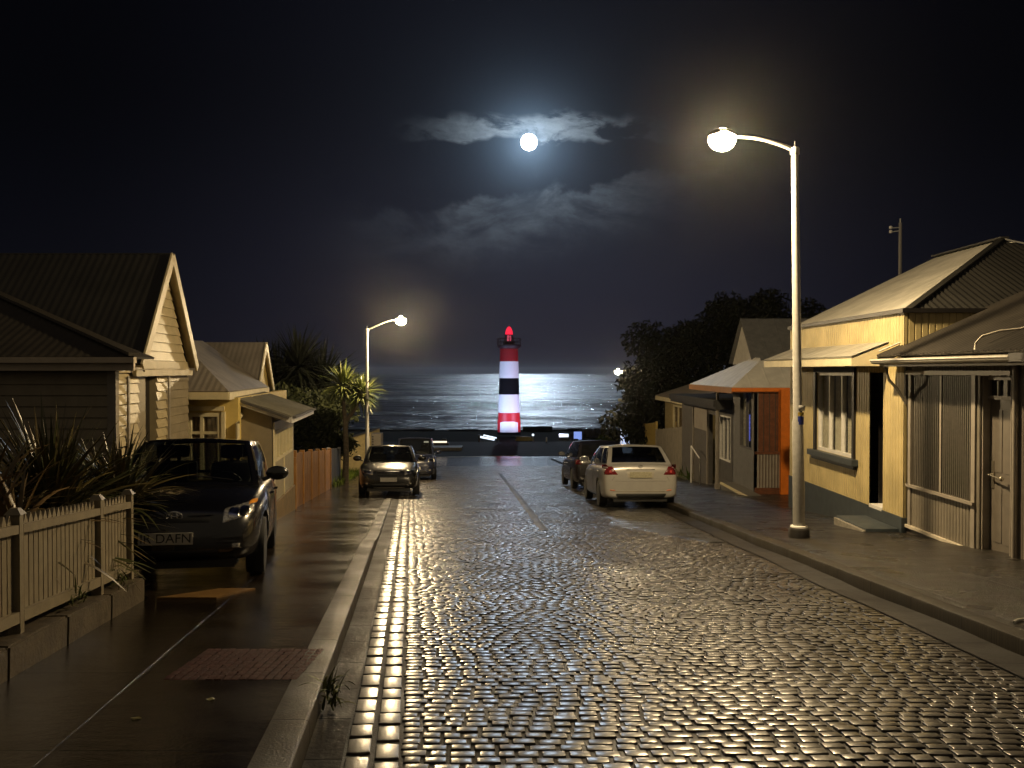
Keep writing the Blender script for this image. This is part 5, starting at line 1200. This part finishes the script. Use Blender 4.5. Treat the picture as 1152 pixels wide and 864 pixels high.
def car(name, label, cat, P, pos, heading, z0, group, pm):
    """local frame: +Y forward"""
    root = thing(name, label, cat, (0, 0, 0), group)
    Lc, Wc, Hc = P['L'], P['W'], P['H']; hw = Wc/2; b = P['belt']; hl = Lc/2
    # lower body
    st = P.get('stations') or [(-hl, .74, .40, b-.30), (-hl+.05, .86, .30, b-.16), (-hl+.16, .93, .24, b-.04), (-hl+.45, .98, .20, b), (-.9, 1.0, .19, b+.01), (0, 1.0, .18, b), (.75, 1.0, .18, b-.01),
          (hl-1.0, .995, .18, b-.03), (hl-.6, .97, .19, P['hood']), (hl-.28, .91, .20, P['hood']-.09), (hl-.09, .82, .23, P['hood']-.20), (hl, .66, .30, P['hood']-.34)]
    rings = []; bm = bmesh.new()
    for y, wf, zb_, zt in st:
        w = hw*wf; c = .035
        half = [(0, zt+c), (.45*w, zt+c*.85), (.80*w, zt+.005), (.945*w, zt-.05), (w, zt-.20 if zt-.20 > zb_+.2 else (zt+zb_)/2+.06), (w, (zt+zb_)/2-.03), (.985*w, zb_+.10), (.93*w, zb_+.01), (.5*w, zb_-.01)]
        ring = half+[(0, zb_-.01)]+[(-x, z) for x, z in half[:0:-1]]
        rings.append([bm.verts.new((x, y, z)) for x, z in ring])
    n = len(rings[0])
    for i in range(len(rings)-1):
        for k in range(n): bm.faces.new((rings[i][k], rings[i][(k+1) % n], rings[i+1][(k+1) % n], rings[i+1][k]))
    bm.faces.new(rings[0]); bm.faces.new(rings[-1][::-1]); bmesh.ops.recalc_face_normals(bm, faces=bm.faces)
    me = bpy.data.meshes.new('tmp'); bm.to_mesh(me); bm.free(); o = bpy.data.objects.new('tmp', me); COL.objects.link(o)
    sm = o.modifiers.new('s', 'SUBSURF'); sm.levels = 2; sm.render_levels = 2
    cuts = []; wr = P['wr']; wy = P['wheels']
    for y in wy:
        for s in (-1, 1):
            bm = bmesh.new(); lathe(bm, [(wr+.055, s*(hw-.26)), (wr+.055, s*(hw+.2))], (0, y, wr+.01), 28, 'x'); bmesh.ops.recalc_face_normals(bm, faces=bm.faces)
            cm = bpy.data.meshes.new('c'); bm.to_mesh(cm); bm.free(); co_ = bpy.data.objects.new('c', cm); COL.objects.link(co_); cuts.append(co_)
            bo = o.modifiers.new('b', 'BOOLEAN'); bo.operation = 'DIFFERENCE'; bo.object = co_; bo.solver = 'EXACT'
    me2 = bake(o); bpy.data.objects.remove(o)
    for c_ in cuts: bpy.data.objects.remove(c_)
    bmb = bmesh.new(); bmb.from_mesh(me2); tree_ = BVHTree.FromBMesh(bmb); bmb.free()
    me2.polygons.foreach_set('use_smooth', [True]*len(me2.polygons)); me2.set_sharp_from_angle(angle=R(38))
    body = link('body', me2, pm, root, local=True)
    # greenhouse
    yA, yC = P['ws_base'], P['rw_base']; tA, tC = P['ws_top'], P['rw_top']; zr = Hc-.035; zb2 = b-.035
    xb, xt = hw*.90, hw*P.get('tumble', .70)
    def crv(p0, p1, bulge, n=8):
        p0, p1, bulge = Vector(p0), Vector(p1), Vector(bulge); return [p0.lerp(p1, i/n)+bulge*4*(i/n)*(1-i/n) for i in range(n+1)]
    bf = crv((-xb*.97, yA, zb2), (xb*.97, yA, zb2), (0, .13, .01)); br = crv((-xb*.93, yC, zb2+.02), (xb*.93, yC, zb2+.02), (0, -.10, .01))
    tf = crv((-xt*.93, tA, zr-.03), (xt*.93, tA, zr-.03), (0, .07, .03)); tr = crv((-xt*.93, tC, zr-.03), (xt*.93, tC, zr-.03), (0, -.06, .03))
    def coons(B0, B1, bow=0.0, m=6, nrm=None):
        """grid between two curves with outward bow"""
        g_ = []
        for j in range(m+1):
            t_ = j/m; g_.append([B0[i].lerp(B1[i], t_)+(nrm*bow*4*t_*(1-t_) if nrm else Vector()) for i in range(len(B0))])
        return g_
    def panel(grid, inset, gm, gname, mat_frame_bm, offs):
        m_, n_ = len(grid)-1, len(grid[0])-1
        # frame = quads between outer boundary and inset boundary; resample bilinear in index space
        def S_(u, v_):
            i = min(int(u*n_), n_-1); j = min(int(v_*m_), m_-1); a = u*n_-i; c = v_*m_-j
            return (grid[j][i]*(1-a)+grid[j][i+1]*a)*(1-c)+(grid[j+1][i]*(1-a)+grid[j+1][i+1]*a)*c
        ul, uh, vl, vh = inset
        us_ = [0, ul]+[ul+(uh-ul)*k/8 for k in range(1, 8)]+[uh, 1]; vs_ = [0, vl]+[vl+(vh-vl)*k/4 for k in range(1, 4)]+[vh, 1]
        G_ = [[mat_frame_bm.verts.new(S_(u, v_)) for u in us_] for v_ in vs_]
        for j in range(len(vs_)-1):
            for i in range(len(us_)-1):
                if 0 < i < len(us_)-2 and 0 < j < len(vs_)-2: continue
                mat_frame_bm.faces.new((G_[j][i], G_[j][i+1], G_[j+1][i+1], G_[j+1][i]))
        bm = bmesh.new(); e = .012
        us2 = [ul-e+(uh-ul+2*e)*k/8 for k in range(9)]; vs2 = [vl-e+(vh-vl+2*e)*k/4 for k in range(5)]
        Q = [[bm.verts.new(S_(u, v_)+offs) for u in us2] for v_ in vs2]
        for j in range(4):
            for i in range(8): bm.faces.new((Q[j][i], Q[j][i+1], Q[j+1][i+1], Q[j+1][i]))
        gm_ = obj(gname, bm, gm, root, local=True, smooth=180); return S_
    fb = bmesh.new()
    tint = P.get('tint', CGL)
    gf = coons(bf, tf, .02, 6, Vector((0, .6, .8))); SW = panel(gf, (.05, .95, .06, .93), tint if not P.get('ws') else P['ws'], 'windscreen', fb, Vector((0, .0015, .0015)))
    gr = coons(br, tr, .03, 6, Vector((0, -.8, .5))); SR = panel(gr, (.08, .92, .12, .88), P.get('rw', tint), 'rear_window', fb, Vector((0, -.002, .001)))
    for s in (-1, 1):
        i = -1 if s > 0 else 0
        bot = crv(br[i], bf[i], (s*hw*.035, 0, 0), 10); top = crv(tr[i], tf[i], (s*hw*.06, 0, .0), 10)
        gs = coons(bot, top, .025, 6, Vector((s, 0, .2)))
        def sub(a, c):  # cut the side grid in spans
            out = []
            for row in gs:
                r_ = []
                for k in range(9):
                    u = (a+(c-a)*k/8)*10; q = min(int(u), 9); r_.append(row[q].lerp(row[q+1], u-q))
                out.append(r_)
            return out
        sp_ = P.get('side', [(0, .22), (.22, .60), (.60, 1.0)])
        for (a, c) in sp_:
            panel(sub(a, c), (.07, .93, .10, .88), tint, 'side_window', fb, Vector((s*.002, 0, 0)))
        if s > 0: topR = top
        else: topL = top
    # roof
    nr = 10; rg = []
    for j in range(nr+1):
        t_ = j/nr; l_, r_ = topL[j], topR[j]; row = []
        cz_b, cz_f = tr, tf
        for i in range(9):
            a = i/8; base_ = l_.lerp(r_, a); c_ = (tr[i]*(1-t_)+tf[i]*t_); lin = (tr[0].lerp(tr[-1], a)*(1-t_)+tf[0].lerp(tf[-1], a)*t_)
            base_ = base_+(c_-lin)+Vector((0, 0, .012*4*t_*(1-t_)*4*a*(1-a))); row.append(fb.verts.new(base_))
        rg.append(row)
    for j in range(nr):
        for i in range(8): fb.faces.new((rg[j][i], rg[j][i+1], rg[j+1][i+1], rg[j+1][i]))
    bmesh.ops.remove_doubles(fb, verts=fb.verts, dist=.002)
    bmesh.ops.recalc_face_normals(fb, faces=fb.faces)
    obj('cabin_frame', fb, P.get('frame', pm), root, local=True, smooth=40)
    # interior
    bm = bmesh.new(); box(bm, -hw*.8, hw*.8, yC+.15, yA-.05, .35, b-.12)
    it = obj('interior', bm, INT, root, local=True)
    for s in (-1, 1):
        for yy in (P['seat'], P['seat']-.85):
            bm = bmesh.new(); box(bm, s*.36-.23, s*.36+.23, yy-.12, yy+.02, b-.25, b+.20, .05); box(bm, s*.36-.13, s*.36+.13, yy-.10, yy, b+.24, b+.40, .04); box(bm, s*.36-.02, s*.36+.02, yy-.06, yy-.04, b+.15, b+.3); obj('seat', bm, INT, it, local=True, smooth=50)
    bm = bmesh.new(); cy = yA-.42; R_ = .17; pts = [(-.36+R_*math.cos(a), cy+.05*math.sin(a), b-.05+R_*.85*math.sin(a)) for a in [i*math.pi/8 for i in range(17)]]; tube(bm, pts, .014, 6, cap=False); obj('steering_wheel', bm, CARBLK, it, local=True, smooth=60)
    # wheels
    for y in wy:
        for s in (-1, 1):
            cx = s*(hw-.015)
            bm = bmesh.new(); lathe(bm, [(wr*.62, s*(hw-.20)), (wr*.97, s*(hw-.20)), (wr, s*(hw-.17)), (wr, s*(hw-.05)), (wr*.96, s*(hw-.02)), (wr*.64, s*(hw-.012))], (0, y, wr), 32, 'x'); wh = obj('wheel', bm, TYRE, root, local=True, smooth=35)
            bm = bmesh.new(); lathe(bm, [(wr*.64, s*(hw-.19)), (wr*.64, s*(hw-.018)), (wr*.58, s*(hw-.03)), (wr*.56, s*(hw-.06)), (.02, s*(hw-.07))], (0, y, wr), 24, 'x')
            for k in range(7):
                a = k*2*math.pi/7; d1 = Vector((0, math.cos(a), math.sin(a))); q = Vector((s*(hw-.035), y, wr)); beam(bm, q+d1*.03, q+d1*wr*.6, .035, .03, up=(s, 0, 0))
            obj('rim', bm, RIM, wh, local=True, smooth=35)
    bm = bmesh.new(); box(bm, -hw+.28, hw-.28, -hl+.10, hl-.14, .15, .34); obj('underbody', bm, CARBLK, root, local=True)
    # projected patches
    def proj(x, z, dy_):
        o_ = Vector((x, dy_*4, z)); h = tree_.ray_cast(o_, Vector((0, -dy_, 0))); return h[0] if h[0] else None
    def projs(y, z, s):
        h = tree_.ray_cast(Vector((s*4, y, z)), Vector((-s, 0, 0))); return h[0]
    def patch(nm, quad, dy_, m, t_=.012, n1=10, n2=6, parent=root, round_=0.0):
        bm = bmesh.new(); a, b_, c, d = [Vector((q[0], q[1])) for q in quad]; rows = []; ok = True
        for j in range(n2+1):
            row = []
            for i in range(n1+1):
                u, v_ = i/n1, j/n2
                if round_:   # superellipse mapping
                    uu, vv = u*2-1, v_*2-1; k = round_; su = uu*math.sqrt(max(0, 1-k*vv*vv/2)); sv = vv*math.sqrt(max(0, 1-k*uu*uu/2)); u, v_ = (su+1)/2, (sv+1)/2
                q = (a*(1-u)+b_*u)*(1-v_)+(d*(1-u)+c*u)*v_; h = proj(q.x, q.y, dy_)
                if h is None: h = Vector((q.x, dy_*hl*.9, q.y))
                e = 0 if 0 < i < n1 and 0 < j < n2 else 1
                row.append(bm.verts.new(h+Vector((0, dy_*(t_ if not e else -.01), 0))))
            rows.append(row)
        for j in range(n2):
            for i in range(n1): bm.faces.new((rows[j][i], rows[j][i+1], rows[j+1][i+1], rows[j+1][i]))
        return obj(nm, bm, m, parent, local=True, smooth=50)
    for it_ in P['patches']:
        kw = it_[-1] if isinstance(it_[-1], dict) else {}
        patch(it_[0], it_[1], it_[2], it_[3], *[q for q in it_[4:] if not isinstance(q, dict)], **kw)
    # number plates
    for (cx, cz, w, h, dy_, txt, ts, rot) in P['plates']:
        hit = proj(cx, cz, dy_); y = hit.y+dy_*.02
        bm = bmesh.new(); box(bm, cx-w/2, cx+w/2, min(y, y+dy_*.012), max(y, y+dy_*.012), cz-h/2, cz+h/2, .004); pl = obj('number_plate', bm, P.get('plate', PLATE), root, local=True)
        if txt:
            tm = text_mesh(txt, ts); q = Matrix.Translation((cx, y+dy_*.0135, cz))@Matrix.Rotation(R(90), 4, 'X') if dy_ < 0 else Matrix.Translation((cx, y+dy_*.0135, cz))@Matrix.Rotation(math.pi, 4, 'Z')@Matrix.Rotation(R(90), 4, 'X')
            tm.transform(q); tm.materials.clear(); link('lettering', tm, INK, pl, local=True)
    # badge
    for (cx, cz, dy_, kind, s_) in P['badges']:
        hit = proj(cx, cz, dy_); y = hit.y+dy_*.012; bm = bmesh.new()
        def ell(ax, az, ox=0, oz=0, r_=.006, rot=0):
            pts = []
            for i in range(25):
                a = i*2*math.pi/24; X_, Z_ = ax*math.cos(a), az*math.sin(a); pts.append((cx+ox+X_*math.cos(rot)-Z_*math.sin(rot), y, cz+oz+X_*math.sin(rot)+Z_*math.cos(rot)))
            tube(bm, pts, r_, 6, cap=False)
        ell(s_, s_*.68, r_=s_*.09)
        if kind == 'oval': ell(s_*.36, s_*.66, r_=s_*.07); ell(s_*.7, s_*.28, 0, s_*.3, r_=s_*.07)
        else: ell(s_*.5, s_*.35, r_=s_*.1, rot=.7)
        obj('badge', bm, CHROME, root, local=True, smooth=60)
    # mirrors
    for s in (-1, 1):
        y = yA-.28; x = s*(hw*.93)
        bm = bmesh.new(); bmesh.ops.create_uvsphere(bm, u_segments=16, v_segments=10, radius=1)
        for v_ in bm.verts:
            c_ = v_.co; fl = -.35 if c_.y < -.35 else c_.y; v_.co = Vector((x+s*.13+c_.x*.125, y+fl*.07, b+.085+c_.z*.08))
        tube(bm, [(x-s*.03, y, b+.01), (x+s*.07, y, b+.05)], .022, 8)
        mi = obj('mirror', bm, P.get('mirror', pm), root, local=True, smooth=60)
        bm = bmesh.new(); box(bm, x+s*.03 if s > 0 else x-.225, x+.225 if s > 0 else x-.03, y-.029, y-.0255, b+.03, b+.14, .0); obj('mirror_glass', bm, CHROME, mi, local=True)
    # door seams and handles
    bm = bmesh.new()
    for s in (-1, 1):
        for y in (yA-.18, (yA+yC)/2-.05, yC+.42):
            prev = None
            for k in range(9):
                z = .34+(b-.12-.34)*k/8; h = projs(y, z, s)
                if h is None: prev = None; continue
                h = h+Vector((s*.001, 0, 0))
                if prev: beam(bm, prev, h, .006, .006)
                prev = h
    obj('door_seam', bm, CARBLK, root, local=True)
    for s in (-1, 1):
        for y in (yA-.95, yC+.62):
            h = projs(y, b-.16, s)
            if h is None: continue
            bm = bmesh.new(); box(bm, min(h.x, h.x+s*.03), max(h.x, h.x+s*.03), y-.09, y+.09, b-.175, b-.145, .01); obj('door_handle', bm, pm, root, local=True, smooth=50)
    # wipers
    if P.get('wiper', True):
        for k in (-1, 0):
            bm = bmesh.new(); a = SW(.18 if k else .58, .075)+Vector((0, .02, .012)); c_ = SW(.48 if k else .86, .14)+Vector((0, .02, .018)); tube(bm, [a, (a+c_)/2+Vector((0, 0, .005)), c_], .007, 6); obj('wiper', bm, CARBLK, root, local=True)
    if P.get('aerial'):
        bm = bmesh.new(); tube(bm, [(0, tC+.1, Hc-.02), (0, tC-.05, Hc+.10)], .006, 6); obj('aerial', bm, CARBLK, root, local=True)
    # pose
    f_ = Vector((heading[0], heading[1], -.082*heading[1])).normalized(); up = Vector((0, .082, 1)); up = (up-f_*up.dot(f_)).normalized(); rt = f_.cross(up)
    M = Matrix((rt, f_, up)).transposed().to_4x4(); M.translation = Vector((pos[0], pos[1], gz(pos[1])+z0)); root.matrix_world = M
    return root
def headlights(x0, x1, zc, h, lift):
    out = []
    for s in (-1, 1):
        out.append(('headlight', [(s*x0, zc-h*.45), (s*x1, zc-h*.2+lift), (s*x1*1.01, zc+h*.5+lift), (s*x0, zc+h*.35)], 1, LENS, .012, 10, 6, ))
        for k, rr_ in ((.36, .062), (.66, .058)):
            cx_ = s*(x0+(x1-x0)*k); cz_ = zc+h*.02+lift*k
            out.append(('lamp_reflector', [(cx_-rr_, cz_-rr_), (cx_+rr_, cz_-rr_), (cx_+rr_, cz_+rr_), (cx_-rr_, cz_+rr_)], 1, BOWL, .019, 8, 8, {'round_': 1.0}))
    return out
grp = 'parked cars along the street'
# 1 black hatchback (left, near)
P1 = dict(L=3.85, W=1.70, H=1.47, belt=.96, hood=.86, wr=.30, wheels=(-1.22, 1.18), ws_base=.98, ws_top=.18, rw_base=-1.62, rw_top=-1.22, seat=.0, tumble=.73,
          patches=headlights(.44, .755, .665, .20, .05)+[
              ('grille', [(-.36, .58), (.36, .58), (.40, .67), (-.40, .67)], 1, CARBLK, .006, 12, 3), ('grille_bar', [(.11, .655), (.38, .665), (.39, .675), (.11, .67)], 1, CHROME, .012, 8, 2), ('grille_bar', [(-.38, .665), (-.11, .655), (-.11, .67), (-.39, .675)], 1, CHROME, .012, 8, 2),
              ('air_intake', [(-.45, .26), (.45, .26), (.5, .36), (-.5, .36)], 1, CARBLK, .006, 12, 3),
              ('indicator', [(.66, .745), (.765, .765), (.76, .81), (.69, .80)], 1, AMBER, .02, 5, 4, ), ('indicator', [(-.66, .745), (-.765, .765), (-.76, .81), (-.69, .80)], 1, AMBER, .02, 5, 4),
              ('fog_lamp', [(.54, .345), (.63, .345), (.63, .40), (.54, .40)], 1, LENS, .012, 6, 6, root_ := None) if False else ('fog_lamp', [(.54, .345), (.63, .345), (.63, .40), (.54, .40)], 1, LENS, .012, 6, 6),
              ('fog_lamp', [(-.54, .345), (-.63, .345), (-.63, .40), (-.54, .40)], 1, LENS, .012, 6, 6)]+
          [('tail_light', [(s*.6, .7), (s*.8, .7), (s*.8, .95), (s*.66, .95)], -1, REDL, .01) for s in (-1, 1)],
          plates=[(0.06, .455, .50, .115, 1, 'IR DAFN', .125, 0)], badges=[(0, .66, 1, 'oval', .075)])
PB = paint('black_car_paint', (.002, .002, .0025), rough=.25)
car('hatchback', 'black hatchback with amber indicator parked on the left pavement by the picket fence', 'car', P1, (-3.70, 10.42), (.215, -.975), .12, grp, PB)
# 2 dark hatchback (left, middle)
P2 = dict(P1); P2.update(L=4.0, W=1.74, H=1.46, hood=.84, patches=headlights(.42, .765, .66, .17, .05)+[
    ('grille', [(-.36, .60), (.36, .60), (.38, .69), (-.38, .69)], 1, CARBLK, .006, 12, 3), ('grille_bar', [(-.37, .685), (.37, .685), (.38, .70), (-.38, .70)], 1, CHROME, .012, 10, 2), ('grille_bar', [(-.36, .592), (.36, .592), (.36, .603), (-.36, .603)], 1, CHROME, .010, 10, 2),
    ('air_intake', [(-.5, .27), (.5, .27), (.55, .38), (-.55, .38)], 1, CARBLK, .006, 12, 3), ('lower_lip', [(-.50, .235), (.50, .235), (.50, .255), (-.50, .255)], 1, mat('lip_grey', (.3, .28, .24), .3, var=.1), .012, 10, 2)]+
    [('fog_lamp', [(s*.56, .34), (s*.64, .34), (s*.64, .40), (s*.56, .40)], 1, LENS, .012, 6, 6) for s in (-1, 1)]+[('tail_light', [(s*.6, .7), (s*.8, .7), (s*.8, .95), (s*.66, .95)], -1, REDL, .01) for s in (-1, 1)],
    plates=[(0, .475, .46, .115, 1, '', .1, 0)], badges=[(0, .65, 1, 'slant', .06)], plate=mat('dim_plate', (.35, .34, .32), .5, var=.3, vscale=40))
car('hatchback', 'dark grey hatchback with chrome edged grille facing the camera, half on the left pavement', 'car', P2, (lx(-.62, 26.5), 26.5), (.114, -1), .02, grp, paint('dark_car_paint', (.008, .008, .007), rough=.25))
# 3 dark van like car further down the left
P3 = dict(P1); P3.update(L=4.1, W=1.80, H=1.78, belt=1.05, hood=.98, wr=.33, ws_base=1.1, ws_top=.55, rw_base=-1.85, rw_top=-1.65, tumble=.80, badges=[(0, .74, 1, 'slant', .06)], plates=[(0, .5, .46, .115, 1, '', .1, 0)],
    patches=headlights(.52, .80, .80, .19, .03)+[('grille', [(-.42, .70), (.42, .70), (.44, .84), (-.44, .84)], 1, CARBLK, .006, 12, 3), ('air_intake', [(-.5, .3), (.5, .3), (.55, .42), (-.55, .42)], 1, CARBLK, .006, 12, 3)]+[('fog_lamp', [(s*.56, .38), (s*.66, .38), (s*.66, .45), (s*.56, .45)], 1, LENS, .012, 6, 6) for s in (-1, 1)])
car('boxy_car', 'tall boxy dark blue car parked behind the dark grey hatchback', 'car', P3, (lx(.18, 37.8), 37.8), (.10, -1), .0, grp, paint('navy_car_paint', (.010, .013, .030), rough=.25))
# 4 silver white hatchback (right)
RP = [('tail_light', [(s*.50, .75), (s*.86, .74), (s*.86, 1.0), (s*.66, .99)], -1, REDL, .014, 10, 6) for s in (-1, 1)]+[
    ('tail_light_core', [(s*.66, .80), (s*.74, .80), (s*.74, .88), (s*.66, .88)], -1, CLRL if False else mat('red_core', (.4, .05, .05), .2, var=.2, coat=1.0), .018, 5, 5, ) for s in (-1, 1)]+[
    ('plate_recess', [(-.34, .66), (.34, .66), (.38, .86), (-.38, .86)], -1, mat('recess_shade', (.36, .33, .27), .4, var=.1), .003, 10, 5), ('boot_trim', [(-.37, .865), (.37, .865), (.36, .895), (-.36, .895)], -1, CHROME, .016, 10, 2),
    ('bumper_trim', [(-.62, .375), (.62, .375), (.66, .405), (-.66, .405)], -1, mat('trim_bright', (.6, .55, .45), .25, metal=.5, var=.1), .014, 12, 2), ('rear_valance', [(-.60, .20), (.60, .20), (.66, .36), (-.66, .36)], -1, CARBLK, .008, 12, 4),
    ('boot_seam', [(-.66, .615), (.66, .615), (.67, .627), (-.67, .627)], -1, CARBLK, .004, 14, 2)]+[('reflector', [(s*.56, .385), (s*.72, .40), (s*.72, .44), (s*.60, .43)], -1, mat('orange_reflector', (.55, .2, .12), .2, var=.2, coat=1), .016, 6, 3) for s in (-1, 1)]+[
    ('boot_seam', [(s*.665, .62), (s*.675, .62), (s*.60, .74), (s*.59, .74)], -1, CARBLK, .004, 3, 6) for s in (-1, 1)]
P4 = dict(L=4.15, W=1.80, H=1.49, belt=1.00, hood=.9, wr=.31, wheels=(-1.28, 1.3), ws_base=1.05, ws_top=.3, rw_base=-1.86, rw_top=-1.28, seat=.05, tumble=.74, aerial=True, rw=CGLD,
          patches=RP+headlights(.45, .8, .7, .2, .05), plates=[(0, .765, .50, .135, -1, '', .1, 0)], badges=[(0, .955, -1, 'slant', .05)], plate=mat('silvery_plate', (.34, .32, .22), .4, var=.5, vscale=60),
          stations=[(-2.075, .80, .34, .80), (-2.05, .90, .25, .93), (-1.98, .955, .21, .99), (-1.72, .99, .19, 1.01), (-.9, 1.0, .19, 1.01), (0, 1.0, .18, 1.0), (.75, 1.0, .18, .99), (1.1, .995, .18, .97), (1.5, .97, .19, .9), (1.8, .91, .20, .81), (1.98, .82, .23, .70), (2.075, .66, .30, .56)])
car('hatchback', 'silver white hatchback seen from behind, parked at the right kerb', 'car', P4, (2.88, 22.35), (-.035, 1), .012, grp, paint('silver_white_paint', (.38, .37, .345), metal=.3, rough=.3))
# 5 dark estate in front of it
P5 = dict(P4); P5.update(L=4.4, W=1.82, H=1.62, belt=1.04, ws_base=1.15, ws_top=.5, rw_base=-2.0, rw_top=-1.55, wheels=(-1.35, 1.4), wr=.33, rw=CGLD, aerial=False,
    stations=[(-2.2, .80, .36, .84), (-2.17, .90, .27, .97), (-2.1, .955, .22, 1.03), (-1.85, .99, .20, 1.05), (-.9, 1.0, .2, 1.05), (0, 1.0, .2, 1.04), (.75, 1.0, .2, 1.03), (1.2, .995, .2, 1.0), (1.6, .97, .21, .95), (1.9, .91, .22, .86), (2.1, .82, .25, .74), (2.2, .66, .32, .6)],
    patches=[('tail_light', [(s*.62, .80), (s*.86, .80), (s*.84, .98), (s*.72, .98)], -1, REDL, .014, 10, 6) for s in (-1, 1)]+[('rear_valance', [(-.60, .22), (.60, .22), (.66, .36), (-.66, .36)], -1, CARBLK, .008, 12, 4)], plates=[(0, .70, .46, .12, -1, '', .1, 0)], badges=[(0, .93, -1, 'slant', .05)], plate=MATS['dim_plate'])
car('estate_car', 'black estate car parked in front of the silver white hatchback', 'car', P5, (2.78, 30.6), (-.05, 1), .012, grp, paint('black_purple_paint', (.012, .010, .014), rough=.25))
